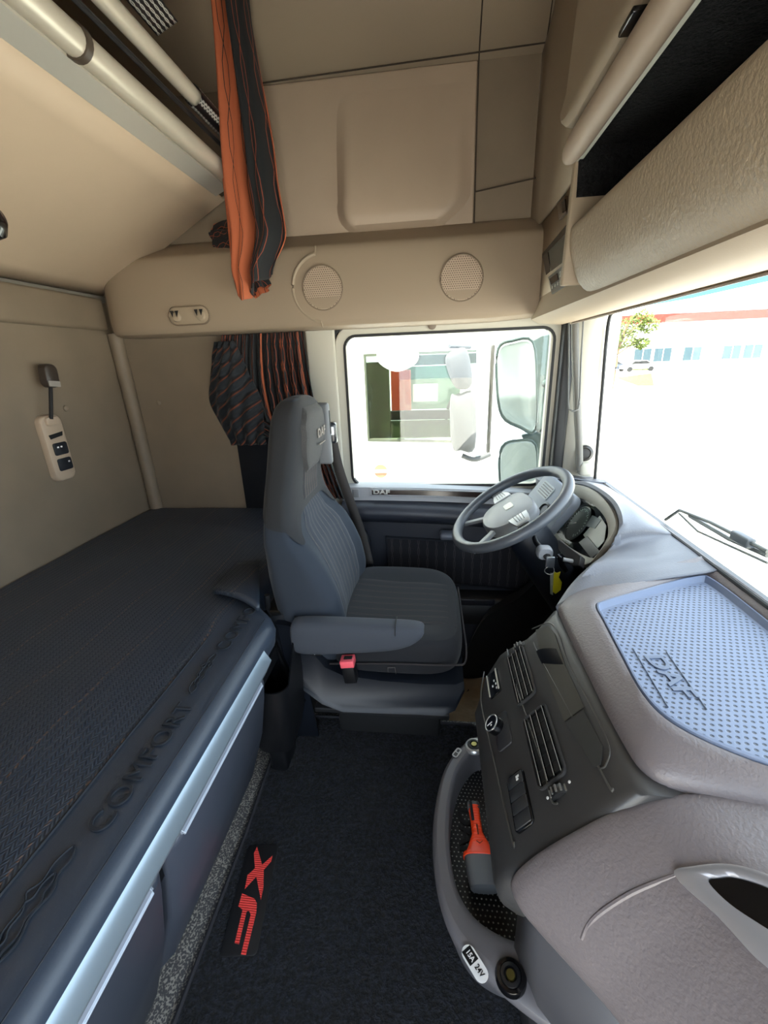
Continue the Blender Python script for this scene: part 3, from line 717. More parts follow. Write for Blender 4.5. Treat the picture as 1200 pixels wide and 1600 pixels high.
# armrest
def arm():
    b = BM(); rows = []
    K = [(-.388, .420, .030, .020), (-.382, .418, .050, .028), (-.36, .418, .054, .032), (-.30, .420, .053, .033), (-.22, .424, .048, .033), (-.13, .428, .042, .033), (-.085, .432, .038, .032), (-.050, .438, .030, .030), (-.030, .445, .020, .024), (-.024, .447, .010, .014)]
    for x, zc, hz, hy in K:
        row = []
        for k in range(24):
            a = 2 * PI * k / 24; e = 2 / 3.0; c, s = math.cos(a), math.sin(a)
            row.append((x - .012 * (s < 0) * abs(s) * (x > -.1), .955 + math.copysign(abs(c) ** e, c) * hy, zc + math.copysign(abs(s) ** e, s) * hz))
        rows.append(row)
    loft(b, rows, True, True); return b
ar = obj('armrest', arm(), mat('armrest grey fabric', (52, 57, 66), .85, bump=.3, scale=900, sheen=.06, dist=.0005), seat, sub=1)
b = BM(); tube(b, [(-.10, .955 + y, .4695 + z) for y, z in ((-.033, -.02), (-.031, -.004), (-.02, .0025), (0, .003), (.02, .0025), (.031, -.004))], .0012, 5); obj('stitch_seam', b, BLK, ar)
b = BM(); box(b, (-.345, CY - .262, .342), (-.315, CY - .245, .372), .004); s = obj('adjust_switch', b, DARK, seat)
b = BM(); tube(b, [(-.335, CY - .264, .365), (-.33, CY - .264, .358), (-.333, CY - .264, .350)], .0015, 5); obj('switch_mark', b, WHITE, s)
# buckle
bk = frame((-.232, CY - .262, .27), (1, 0, .12), (-.28, -.0, 1))
b = BM(); box(b, (-.019, -.004, -.016), (.017, .062, .016), .004, mtx=bk); bu = obj('belt_buckle', b, DARK, seat)
b = BM(); box(b, (-.020, .050, -.017), (.019, .072, .017), .003, mtx=bk); lab(obj('release_button', b, mat('pinkish red button', (240, 96, 108), .4), bu), 'pinkish red release button')
b = BM(); box(b, (-.010, .066, -.008), (.014, .0735, .006), .001, mtx=bk); obj('buckle_slot', b, BLK, bu)
# lumbar switch marks on cushion side
b = BM(); tube(b, [(-.13, CY - .2445, .30), (-.13, CY - .2445, .283)], .0012, 5); tube(b, [(-.13, CY - .2445, .30), (-.11, CY - .2445, .302), (-.108, CY - .2445, .28)], .0012, 5); obj('side_mark', b, mat('grey mark', (70, 66, 66), .7), cs)

# ================================================================== DRIVER DOOR
door = bpy.data.objects.new('door_1', None); COL.objects.link(door); door.location = (0, 1.72, 0); door['kind'] = 'structure'
def dsweep(name, prof, x0, x1, m, parent=door, n=8, curve=0, **k):
    b = BM(); loft(b, [[(x0 + (x1 - x0) * i / n, y, z - curve * (i / n) ** 2) for y, z in prof] for i in range(n + 1)], True, True); return obj(name, b, m, parent, **k)
dsweep('sill_trim', [(1.765, .628), (1.735, .625), (1.712, .617), (1.706, .60), (1.704, .562), (1.765, .56)], -.39, .52, LGREY, curve=.035)
dsweep('dark_insert', [(1.712, .612), (1.700, .608), (1.699, .588), (1.712, .586)], -.262, .42, mat('dark brown gloss strip', (40, 30, 28), .15), curve=.03)
b = BM(); sweep(b, [(-.268, 1.7, .617), (.42, 1.702, .590), (.42, 1.702, .560), (-.268, 1.7, .582)], [(-.002, -.002), (.002, -.002), (.002, .002), (-.002, .002)], True, V((0, 1, 0))); obj('insert_frame', b, LGREY, door)
lab(text('door_lettering', 'DAF', .024, .0008, mat('chrome lettering', (210, 210, 205), .25, .6), door, frame((-.222, 1.697, .5995), (1, 0, -.02), (0, 0, 1)), .0012, 1.05, 1.5), 'chrome lettering on the dark strip')
b = BM(); box(b, (-.345, 1.701, .575), (-.318, 1.706, .612), .003); obj('latch_cover', b, mat('outlined grey plate', (128, 130, 134), .4), door)
dsweep('armrest_ledge', [(1.75, .562), (1.69, .560), (1.655, .548), (1.642, .525), (1.650, .500), (1.69, .470), (1.75, .462)], -.39, .50, mat('dark grey door ledge', (44, 48, 58), .45, bump=.1, scale=300), curve=.05, autos=60)
dsweep('lower_card', [(1.76, .475), (1.712, .472), (1.708, .30), (1.712, .10), (1.70, .02), (1.705, -.25), (1.76, -.25)], -.39, .60, mat('dark grey door card', (42, 45, 54), .5, bump=.1, scale=300))
b = gridf(lambda u, v: (-.205 + .62 * u, 1.7045 - .012 * math.sin(PI * u) * math.sin(PI * v), .385 - .03 * u - .20 * v), 20, 10); obj('fabric_insert', b, DOORF, door)
b = BM(); sweep(b, [V(p) for p in ((-.212, 1.704, .395), (.42, 1.702, .360), (.43, 1.70, .15), (-.205, 1.702, .18))], [(-.004, -.004), (.004, -.004), (.004, .004), (-.004, .004)], True, V((0, 1, 0))); obj('insert_border', b, NAVY, door, bevel=.001)
dsweep('pocket', [(1.72, .14), (1.66, .13), (1.645, .12), (1.65, .0), (1.72, -.02)], -.22, .5, DARK, autos=60)
b = BM(); box(b, (.02, 1.64, .405), (.10, 1.70, .435), .012); obj('door_pull', b, mat('grey pull lever', (92, 98, 110), .4), door)
b = BM(); box(b, (.08, 1.64, .10), (.26, 1.652, .13), .004); obj('reflector', b, mat('dark reflector', (40, 42, 50), .3), door)
# inner wheel-arch moulding
b = BM(); p = smoothpts([(.10, 1.60, -.25), (.20, 1.58, .06), (.34, 1.55, .20), (.46, 1.5, .40)], 6); loft(b, [[q, q + V((.03, .1, -.01)), q + V((.5, .14, -.05)), q + V((.5, 0, -.05))] for q in p], True, True); struct('trim_14', b, BLK)
b = BM(); tube(b, smoothpts([(-.37, 1.70, .38), (-.33, 1.69, .42), (-.29, 1.69, .38), (-.28, 1.69, .12)], 6), .014, 10); obj('door_grab', b, NAVY, door)
# brown paper in the footwell
b = gridf(lambda u, v: (-.02 + .34 * u, 1.13 + .45 * v, -.235 + .025 * pnoise(u * 3, v * 3, 1) + .012 * abs(pnoise(u * 8, v * 8, 5))), 30, 30)
tag(obj('paper_floor_cover', b, PAPER, solid=.002), 'crumpled brown paper laid in the driver footwell', 'paper')

# ================================================================== FLOOR MAT
fm = thing('carpet_mat', 'black carpet floor mat with a red emblem badge on the cab floor', 'floor mat', (-.15, .4, 0))
mo = [(-.455, YR + .02), (-.458, .2), (-.463, .376), (-.470, .7), (-.487, .985), (-.480, 1.035), (-.462, 1.062), (-.43, 1.075), (.0, 1.078), (.12, 1.078), (.16, 1.05), (.17, .9), (.30, .5), (.45, YR + .02)]
b = BM(); prism(b, [(x, y, .001) for x, y in mo], (0, 0, .010)); obj('pile', b, CARPET, fm, autos=30)
b = BM(); tube(b, [(x, y, .009) for x, y in mo], .0055, 8, True); obj('binding', b, mat('dark binding tape', (34, 34, 40), .8, bump=.3, scale=800), fm)
bq = [at(388, 1318, Z=.013), at(436, 1322, Z=.013), at(399, 1498, Z=.013), at(344, 1490, Z=.013)]
cc = sum(bq, V()) / 4; ydir = ((bq[0] + bq[1]) - (bq[2] + bq[3])).normalized(); hh = ((bq[0] + bq[1]) - (bq[2] + bq[3])).length / 2; ww = ((bq[1] + bq[2]) - (bq[0] + bq[3])).length / 2
mt = frame(cc - V((0, 0, .0025)), V((ydir.y, -ydir.x, 0)), ydir)
b = BM(); plate(b, mt, ww * .98, hh, .008, .003, 0, .0008); bd = obj('badge', b, mat('black badge rubber', (18, 18, 20), .5), fm)
# letters run along the badge; long axis = -y of plate (X at the far end, tops facing -x ... reading down)
lm = mt @ Matrix.Rotation(-PI / 2, 4, 'Z')      # local x now runs to the near end, local y to the right
LX = lambda pts, m_: prism(m_, [mt @ V((x * ww, -y * hh, .0032)) for x, y in pts], (0, 0, .0008))
def stripered():
    m = mat('ribbed red lettering', (226, 62, 58), .45); g = NG(m); c = g.co()
    s = g.m('SINE', g.m('MULTIPLY', c[1], 1500)); g.bump(s, .5, .001); g.col(g.mix(g.m('MULTIPLY', g.m('ADD', s, 1), .25), (232, 66, 60), (180, 60, 56))); return m
def quadpx(pts): return [at(x, y, Z=.0145) for x, y in pts]
C4 = lambda x, y: (280 + x / 2.4, 1080 + y / 2.4)
XS = [(292, 583), (311, 651), (350, 616), (345, 637), (317, 669), (316, 735), (306, 782), (289, 694), (246, 741), (256, 690), (284, 664), (280, 608)]
FS = [(236, 758), (282, 778), (291, 794), (289, 830), (250, 988), (232, 986), (268, 838), (262, 822), (253, 824), (224, 948), (208, 944), (238, 818), (222, 806)]
b = BM(); prism(b, quadpx([C4(*p) for p in XS]), (0, 0, -.001)); lab(obj('badge_letter', b, stripered(), bd, smooth=False), 'red letter X')
b = BM(); prism(b, quadpx([C4(*p) for p in FS]), (0, 0, -.001)); lab(obj('badge_letter', b, stripered(), bd, smooth=False), 'red letter F')

# ================================================================== DASHBOARD
CP0, CPN = V((.445, 1.25, .64)), V((-.86, .02, .5)).normalized()
dash = thing('dashboard', 'grey wraparound dashboard moulding below the windscreen', 'dashboard', (.4, .9, .3))
crest = [at(868, 948, Z=.605), at(892, 913, Z=.625), at(920, 885, Z=.645)] + [on(x, y, CP0, CPN) for x, y in ((948, 862), (967, 826), (960, 792), (938, 770), (911, 757), (883, 755), (858, 762))]
crest += [V((.40, 1.62, .665)), V((.40, 1.72, .655))]
crest = smoothpts(crest, 5)
b = BM(); rows = []
for i, c in enumerate(crest):
    wy = c.y + (.16 * (1 - i / len(crest))) * .6 if c.y < 1.55 else c.y
    wp = V((.637, max(wy, c.y), .655)); k = max(0, (c.z - .62))
    row = [c + V((.012, .004, -.05)), c + V((.004, 0, -.012)), c, c + (wp - c) * .06 + V((0, 0, .010))]
    for t in (.15, .3, .45, .6, .75, .9, 1.0):
        q = c.lerp(wp, t); q.z += .018 * math.sin(PI * min(1, t * 1.1)) * (1 - .5 * t); 
        # shallow recess beside the centre tray
        rc = max(0, 1 - abs((c.y - .97) / .10)) ; q.z -= .018 * rc * max(0, 1 - abs(t - .5) / .35)
        row.append(q)
    rows.append(row)
loft(b, rows); obj('dash_top', b, DASHB, dash, solid=-.004, autos=50)
b = BM(); box(b, (.46, .85, .30), (.62, 1.70, .50)); obj('dash_core', b, BLK, dash)
# instrument bezel and cluster
def onpx(pts, depth=0): return [on(x, y, CP0 + CPN * -depth, CPN) for x, y in pts]
outer = smoothpts(onpx([(857, 768), (883, 758), (911, 759), (936, 772), (955, 796), (962, 820), (953, 841), (938, 860), (921, 880), (900, 880), (872, 862), (852, 835), (846, 800)]), 3, True)
inner = smoothpts(onpx([(868, 783), (885, 777), (901, 777), (920, 784), (938, 799), (949, 818), (949, 840), (940, 862), (928, 872), (905, 864), (882, 848), (866, 826), (861, 803)], .012), 3, True)
inner2 = [p - CPN * .03 for p in inner]
cen = sum(inner, V()) / len(inner)
ic = thing('instrument_cluster', 'round instrument cluster with speedometer behind the steering wheel', 'instrument panel', (cen.x, cen.y, .5))
b = BM(); loft(b, [[p - CPN * .02 for p in outer], outer, [o.lerp(i, .5) + CPN * .004 for o, i in zip(outer, inner)], inner], True); obj('bezel', b, mat('cream grey bezel', (150, 146, 134), .45, bump=.1, scale=300), ic)
b = BM(); loft(b, [inner, inner2], True); b.faces.new([v for v in b.verts][len(inner):]); obj('housing', b, GLOSSB, ic)
def cpl(px, py, d): return on(px, py, CP0 + CPN * -d, CPN)
dc_ = cpl(903, 818, .036); cu_ = (V((0, -1, 0)) - CPN * V((0, -1, 0)).dot(CPN)).normalized(); cv_ = CPN.cross(cu_)
cm = frame(dc_, cu_, cv_)
b = BM(); lathe(b, dc_, CPN, [(.062, 0), (.062, .003), (.058, .004), (.056, .001)], 36); dl = obj('dial', b, mat('dial grey', (52, 60, 60), .35), ic)
b = BM()
for k in range(25):
    a = R(225 - 270 * k / 24); r0 = .044 if k % 3 == 0 else .049
    d_ = cu_ * math.cos(a) + cv_ * math.sin(a); s = d_.cross(CPN) * .0011
    prism(b, [dc_ + d_ * r0 + s + CPN * .004, dc_ + d_ * .054 + s + CPN * .004, dc_ + d_ * .054 - s + CPN * .004, dc_ + d_ * r0 - s + CPN * .004], CPN * .0005)
obj('scale_marks', b, mat('pale marks', (190, 205, 200), .5), dl, smooth=False)
b = BM(); d_ = (-cu_ * .8 - cv_ * .5).normalized(); s = d_.cross(CPN) * .0018; prism(b, [dc_ + s + CPN * .006, dc_ + d_ * .042 + CPN * .006, dc_ - s + CPN * .006], CPN * .001); lab(obj('needle', b, WHITE, dl), 'white needle')
c2_ = cpl(876, 812, .037); b = BM(); lathe(b, c2_, CPN, [(.030, 0), (.030, .002)], 28); lab(obj('dial', b, mat('teal dial face', (70, 140, 125), .4), ic), 'small teal dial')  # small dial in a plain teal base colour
b = BM(); prism(b, [cpl(912, 836, .03), cpl(938, 806, .03), cpl(948, 822, .03), cpl(945, 846, .03), cpl(930, 862, .03)], CPN * .002); lab(obj('display', b, mat('pale display', (112, 114, 104), .3), ic, smooth=False), 'pale grey display')
b = BM(); prism(b, [cpl(915, 822, .028), cpl(926, 805, .028), cpl(940, 812, .028), cpl(930, 826, .028)], CPN * .001); obj('display_frame', b, mat('grey outline', (60, 70, 68), .4), ic, smooth=False)
b = BM(); prism(b, [cpl(905, 848, .026), cpl(918, 838, .026), cpl(938, 862, .026), cpl(925, 873, .026)], CPN * .002); obj('switch_block', b, DARK, ic, smooth=False)
b = BM(); 
# lower bezel flap
q = [at(872, 842, Y=1.17), at(908, 868, Y=1.07), at(905, 884, Y=1.05), at(893, 884, Y=1.08), at(872, 858, Y=1.16)]
prism(b, q, (.02, .02, -.02)); obj('knee_trim', b, CHAR, ic, bevel=.003)
# far side vent pod
vp = thing('side_air_vent', 'grey air vent and switch panel beyond the steering wheel by the door', 'air vent', (.42, 1.5, .55))
vn = V((-.8, -.25, .55)).normalized(); vo = at(855, 768, Y=1.47); vm = frame(vo, V((0, -1, 0)) - vn * V((0, -1, 0)).dot(vn), vn.cross(V((0, -1, 0)) - vn * V((0, -1, 0)).dot(vn)))
b = BM(); plate(b, vm @ Matrix.Translation((.03, -.035, -.03)), .22, .17, .03, .03, 0, .008); obj('panel', b, mat('grey pod plastic', (112, 118, 126), .45), vp)
b = BM(); plate(b, vm @ Matrix.Translation((-.01, .0, 0)), .075, .05, .006, .003); vv = obj('vent_frame', b, mat('pale vent', (150, 156, 156), .4), vp)
b = BM()
for k in range(5): box(b, (-.042, -.020 + k * .009, .003), (.022, -.016 + k * .009, .0045), mtx=vm)
obj('vent_slat', b, DARK, vv)
b = BM(); lathe(b, vm @ V((.055, -.05, 0)), vn, [(.026, 0), (.026, .004), (.020, .008), (.016, .003)]); obj('dial_knob', b, DARK, vp)
b = BM(); box(b, (.0, -.085, 0), (.035, -.060, .004), .002, mtx=vm); obj('switch', b, DARK, vp)

# ---------- centre tray surround
def pl(z, pts): return [V((x, y, z)) for x, y in pts]
outp = smoothpts([V((.262, .80, .604)), V((.268, .835, .606)), V((.31, .872, .617)), V((.45, .925, .636)), V((.60, .985, .650)), V((.635, .97, .652)), V((.637, .70, .652)), V((.637, .38, .645)), V((.55, .385, .628)), V((.40, .405, .608)), V((.315, .427, .602)), V((.277, .447, .600)), V((.266, .50, .600)), V((.262, .65, .602))], 5, True)
inp = smoothpts([V((.318, .73, 0)), V((.322, .785, 0)), V((.345, .808, 0)), V((.45, .862, 0)), V((.58, .925, 0)), V((.612, .905, 0)), V((.615, .70, 0)), V((.612, .42, 0)), V((.55, .408, 0)), V((.45, .418, 0)), V((.38, .445, 0)), V((.325, .49, 0)), V((.308, .545, 0)), V((.312, .64, 0))], 5, True)
ct = thing('centre_tray', 'dimpled blue grey tray mat in grained surround on top of the dashboard', 'tray', (.45, .65, .6))
def lv(p, z): return V((p.x, p.y, z))
def mixp(o, i, t): q = o.lerp(V((i.x, i.y, .640)), t); q.z += .006 * math.sin(PI * t); return q
TZ = .640
cI = sum(inp, V()) / len(inp)
ins = lambda p, k: V((cI.x + (p.x - cI.x) * k, cI.y + (p.y - cI.y) * k, 0))
b = BM(); loft(b, [[p + V((.008 if p.x < .3 else 0, 0, -.03)) for p in outp], outp, [mixp(o, i, .12) + V((0, 0, .004)) for o, i in zip(outp, inp)]] + [[mixp(o, i, t) for o, i in zip(outp, inp)] for t in (.35, .7, .95)] + [[lv(p, TZ - .002) for p in inp], [lv(p, TZ - .02) for p in inp]], True); obj('surround', b, BROWNP, ct, autos=50)
b = BM(); rows = [[lv(p, TZ - .008) for p in inp], [lv(ins(p, .985), TZ + .001) for p in inp], [lv(ins(p, .965), TZ + .0015) for p in inp], [lv(ins(p, .93), TZ - .010) for p in inp], [lv(ins(p, .90), TZ - .011) for p in inp]]
loft(b, rows, True); rim = obj('tray_rim', b, mat('blue grey tray rim', (102, 114, 138), .5), ct)
b = BM(); b.faces.new([b.verts.new(lv(ins(p, .905), TZ - .0112)) for p in inp]); obj('dimpled_mat', b, TRAYM, ct)
text('embossed_letters', 'DAF', .042, .0008, mat('tray emboss', (92, 104, 126), .5), ct, frame((.372, .600, TZ - .0098), (.10, -1, 0), (1, .1, 0)), .0006, 1.0, 1.25)
b = BM(); 
for k in (0, 1): tube(b, [(.345 + .052 * k, .665 - .005 * k, TZ - .010), (.338 + .052 * k, .53, TZ - .010)], .0009, 5)
obj('emboss_line', b, mat('tray emboss dark', (72, 82, 100), .5), ct)

# ---------- centre fascia
FD = V((.611, 0, .792)).normalized(); FNn = V((-.792, 0, .611)).normalized(); F0 = V((.262, 0, .600))
def fx(px, py): return on(px, py, F0, FNn)
def fpl(px0, py0): p = fx(px0, py0); return p
def FMx(p): return frame(p, (0, -1, 0), FD, FNn)
fa = thing('centre_console_fascia', 'charcoal centre console fascia with air vents, knob and switches', 'console fascia', (.2, .62, .33))
prof = [(.50, .585), (.275, .592), (.262, .592), (.254, .588), (.20, .518), (.15, .454), (.115, .408), (.098, .382), (.092, .360), (.098, .335), (.12, .315), (.20, .30), (.50, .30)]
b = BM(); rows = []
for y, k in ((.419, .03), (.424, .008), (.432, .002), (.44, 0), (.60, 0), (.74, 0), (.80, 0), (.818, .005), (.830, .02), (.836, .05)):
    rows.append([(x + k * (x < .3) * (1 if z < .58 else .15), y + (tab(-z, [(-.6, .006), (-.54, .012), (-.44, .045), (-.41, .015), (-.38, -.035), (-.30, -.05)]) * max(0, (y - .70) / .13) if x < .3 else 0), z) for x, z in prof])
loft(b, rows, True, True); obj('body', b, CHAR, fa, autos=55)
# ridges framing the vents
def fr(y, s, h=.0): p = F0 + FD * s + FNn * h; return V((p.x, y, p.z))
def fyx(px, py):
    p = fx(px, py); return p.y, (p - F0).dot(FD)
def fline(pts, r, n=5): 
    b = BM(); tube(b, smoothpts([fx(*p) + FNn * .001 for p in pts], n), r, 8); return b
SHC = mat('polished charcoal edge', (74, 72, 68), .3)
obj('ridge', fline([(834, 1004), (842, 1022), (895, 1120), (950, 1225), (958, 1232)], .0016), SHC, fa)
obj('ridge', fline([(793, 1015), (800, 1050), (830, 1140), (850, 1200), (862, 1250), (872, 1256)], .0015), SHC, fa)
obj('ridge', fline([(757, 1050), (752, 1095), (768, 1170), (800, 1310), (804, 1316)], .0015), SHC, fa)
def vent(pts, name_label):
    ys = [fyx(*p) for p in pts]; y0, y1 = min(y for y, s in ys), max(y for y, s in ys); s0, s1 = min(s for y, s in ys), max(s for y, s in ys)
    cy, cs_ = (y0 + y1) / 2, (s0 + s1) / 2; w, h = y1 - y0, s1 - s0
    m = FMx(fr(cy, cs_, .0005)); 
    b = BM(); P = [m @ V((x, y, .003)) for x, y in rrect(w, h, .01)]; sweep(b, P, [(-.0014, -.003), (.0014, -.003), (.0014, .002), (-.0014, .002)], True, FNn); v = lab(obj('air_vent', b, CHAR, fa), name_label)
    b = BM(); plate(b, m, w, h, .01, .001); obj('vent_recess', b, BLK, v)
    for k in range(4):
        b = BM(); yy = -h / 2 + h * (k + .5) / 4; box(b, (-w / 2 + .003, yy - .0012, .001), (w / 2 - .003, yy + .0012, .0055), .0008, 2, mtx=m); sl = obj('vent_slat', b, mat('vent slat black', (30, 30, 31), .22), v)
        b = BM(); tube(b, [m @ V((-w / 2 + .004, yy + .0006, .0057)), m @ V((w / 2 - .004, yy + .0006, .0057))], .0006, 5); obj('bright_edge', b, mat('bright slat edge', (150, 148, 142), .3), sl)
    b = BM()
    for k in range(7): xx = -w / 2 + w * (k + .5) / 7; box(b, (xx - .0006, -h / 2 + .003, .0005), (xx + .0006, h / 2 - .003, .002), mtx=m)
    obj('vent_fins', b, mat('vent fin', (24, 24, 26), .4), v)
vent([(793, 1030), (818, 1012), (839, 1082), (811, 1106)], 'far air vent')
vent([(818, 1128), (848, 1108), (882, 1190), (848, 1236)], 'near air vent')
def wheelctl(px, py, label):
    p = fx(px, py); m = FMx(p)
    b = BM(); lathe(b, p - FNn * .006 + V((0, .006, 0)), (0, -1, 0), [(.014, 0), (.015, .002), (.015, .012), (.014, .014)], 24); w = lab(obj('thumb_wheel', b, RUBB, fa), label)
    b = BM()
    for k in range(6):
        a = R(20 + 28 * k); q = p - FNn * .006 + (FD * math.cos(a) + FNn * math.sin(a)) * .0155; box(b, (-.0055, -.0012, -.0012), (.0055, .0012, .0012), mtx=FMx(q))
    obj('wheel_rib', b, mat('grey rib', (110, 108, 104), .4), w)
wheelctl(811, 1011, 'thumb wheel above the far vent'); wheelctl(872, 1238, 'thumb wheel below the near vent')
for px, py in ((798, 1026), (856, 1247), (890, 1222)):
    b = BM(); lathe(b, fx(px, py), FNn, [(.0022, 0), (.0022, .001)], 12); lab(obj('marker_dot', b, WHITE, fa), 'white dot')
# rotary knob on its plate
p = fx(780, 1134); m = FMx(p)
cpn = [fyx(*q) for q in ((770, 1125), (788, 1108), (800, 1150), (780, 1178))]
b = BM(); plate(b, FMx(fx(786, 1142)), .078, .038, .008, .003, 0, .001); kp = obj('knob_plate', b, mat('dark grey plate', (48, 48, 50), .35), fa)
b = BM(); lathe(b, fx(779, 1137), FNn, [(.017, 0), (.018, .004), (.0175, .016), (.0165, .019)], 36); kk = obj('rotary_knob', b, GLOSSB, kp)
b = BM(); kc = fx(779, 1137) + FNn * .019; tube(b, [kc + (V((0, -1, 0)) * math.cos(R(a)) + FD * math.sin(R(a))) * .0163 for a in range(0, 360, 12)], .0012, 8, True); obj('chrome_ring', b, SILV, kk)
b = BM(); box(b, (-.001, -.011, .0), (.001, .003, .0006), mtx=FMx(kc)); box(b, (.004, -.002, 0), (.007, .001, .0006), mtx=FMx(kc)); obj('knob_mark', b, WHITE, kk)
# switch panel (three blanks and one switch)
b = BM(); plate(b, FMx(fx(813, 1250)), .092, .040, .008, .004, -.001, .001); sp = obj('switch_panel', b, GLOSSB, fa)
for k in range(4):
    mm = FMx(fx(813, 1250)) @ Matrix.Translation((-.0325 + .0215 * k, 0, 0)); b = BM(); plate(b, mm, .0205, .034, .002, .003, .002, .0008); s = obj('rocker_switch', b, mat('grey rocker', (44, 45, 47), .3), sp)
    if k == 0:
        b = BM(); box(b, (-.004, .004, .005), (-.0005, .011, .0056), mtx=mm); box(b, (.0005, .004, .005), (.004, .009, .0056), mtx=mm); obj('switch_symbol', b, WHITE, s)
# display/slot unit further up
b = BM(); plate(b, FMx(fx(772, 1068)), .070, .034, .003, .003, -.001, .001); du = obj('radio_slot', b, GLOSSB, fa)
b = BM(); box(b, (-.034, .012, .003), (.030, .016, .005), .001, mtx=FMx(fx(772, 1068))); box(b, (-.036, -.017, .002), (.030, -.015, .004), mtx=FMx(fx(772, 1068))); obj('bright_trim', b, mat('bright bar', (190, 186, 176), .3), du)
b = BM()
for dx, dy in ((-.006, .002), (.006, .006), (.018, .006), (.006, -.004)): box(b, (dx, dy, .0025), (dx + .005, dy + .003, .0035), mtx=FMx(fx(772, 1068)))
obj('slot_symbol', b, WHITE, du)
# storage scoop at the top of the fascia
sc_ = [(835, 982), (862, 976), (870, 985), (880, 1010), (905, 1110), (945, 1175), (955, 1185), (940, 1205), (925, 1170), (900, 1125), (860, 1035)]
b = BM(); P = smoothpts([fx(*q) + FNn * .001 for q in ((832, 983), (858, 974), (872, 988), (888, 1035), (925, 1105), (952, 1165), (948, 1195), (938, 1202))], 5); tube(b, P, .0012, 8); obj('scoop_edge', b, SHC, fa)
b = BM(); prism(b, [fx(*q) + FNn * .0012 for q in ((838, 985), (858, 979), (868, 991), (884, 1040), (896, 1065), (914, 1105), (883, 1128), (862, 1075), (848, 1035))], FNn * .001); obj('scoop_panel', b, mat('warm charcoal scoop', (68, 66, 60), .45, bump=.2, scale=500, dist=.0008), fa, smooth=False)
def cup(u, v):
    a, b_ = fx(842, 1021), fx(874, 1017); c, d_ = fx(848, 1038), fx(882, 1040)
    q = (a * (1 - u) + b_ * u) * (1 - v) + (c * (1 - u) + d_ * u) * v
    return q + FNn * (.0125 * (math.sin(PI * (.08 + .84 * u)) ** .5) * (1 - v) ** .6 + .0015)
b = gridf(cup, 16, 8); obj('scoop_lip', b, DARK, fa)
b = BM(); prism(b, [fx(*q) + FNn * .0016 for q in ((885, 1130), (913, 1110), (944, 1168), (940, 1196), (930, 1200))], FNn * .001); obj('scoop_cover', b, mat('dark charcoal cover', (58, 58, 56), .4), fa, smooth=False)

# ---------- passenger side dash (large grained panel)
DXT = [(.43, 0), (.40, .012), (.37, .04), (.34, .07), (.31, .10), (.25, .14), (.2, .165), (.1, .21), (0, .24), (-.42, .28)]
def dxs(y):
    for (a, x), (c, z) in zip(DXT, DXT[1:]):
        if y >= c: return x + (z - x) * (a - y) / (a - c)
    return DXT[-1][1]
gp = [(.637, .640), (.50, .622), (.40, .606), (.33, .600), (.29, .592), (.255, .574), (.225, .552), (.19, .515), (.155, .475), (.128, .438), (.112, .410), (.106, .388), (.112, .366), (.13, .350), (.18, .335), (.30, .32), (.637, .32)]
b = BM(); rows = []
ys = [.4265, .425, .42, .41, .40, .385, .37, .355, .34, .325, .31, .29, .27, .25, .22, .19, .15, .1, .05, 0, -.1, -.25, YR + .01]
for i, y in enumerate(ys):
    d_ = dxs(y); row = []
    for x, z in gp:
        w = 1 if z < .4 else max(.35, 1 - (z - .4) / .2 * .65); w = w if x < .5 else 0
        e = .008 if i == 0 else (.003 if i == 1 else 0)
        row.append((min(.637, x + d_ * w + e * (x < .5)), y, z - e * (z > .5)))
    rows.append(row)
loft(b, rows, True, True)
from mathutils.bvhtree import BVHTree
b.normal_update(); bvh = BVHTree.FromBMesh(b)
gl_ = thing('passenger_dash_panel', 'large grained grey brown passenger side dash panel with silver grab opening', 'dash panel', (.45, .1, .3))
obj('panel', b, BROWNP, gl_, sub=1, autos=60)
def hit(px, py, off=0):
    d_ = ray(px, py).normalized(); q = bvh.ray_cast(CAM, d_)
    return (q[0] + q[1] * off) if q[0] is not None else at(px, py, Z=.5)
b = BM(); tube(b, smoothpts([hit(*q, -.0019) for q in ((908, 1468), (918, 1446), (940, 1424), (980, 1398), (1020, 1380), (1056, 1366))], 5), .003, 8, rfun=lambda t: .0026 + .0008 * math.sin(PI * t)); obj('crease', b, BROWNP, gl_)
hp = hit(1140, 1420); hn = bvh.ray_cast(CAM, ray(1140, 1420).normalized())[1]
if hn.dot(CAM - hp) < 0: hn = -hn
def hpx(pts, off): return [on(x, y, hp + hn * off, hn) for x, y in pts]
ro = smoothpts(hpx([(1053, 1366), (1085, 1353), (1140, 1350), (1200, 1366), (1290, 1410), (1330, 1480), (1290, 1540), (1200, 1512), (1120, 1430)], .004), 5, True)
ri = smoothpts(hpx([(1106, 1376), (1125, 1370), (1150, 1370), (1200, 1386), (1265, 1420), (1290, 1465), (1260, 1490), (1200, 1452), (1140, 1412)], .004), 5, True)
b = BM(); loft(b, [[p - hn * .012 for p in ro], ro, [o.lerp(i, .5) + hn * .003 for o, i in zip(ro, ri)], ri, [p - hn * .008 for p in ri]], True); lab(obj('grab_ring', b, mat('satin silver ring', (140, 138, 141), .35, .4), gl_, autos=60), 'satin silver ring around the opening')
b = BM(); b.faces.new([b.verts.new(p - hn * .003) for p in ri]); lab(obj('opening', b, GLOSSB, gl_), 'gloss black opening')

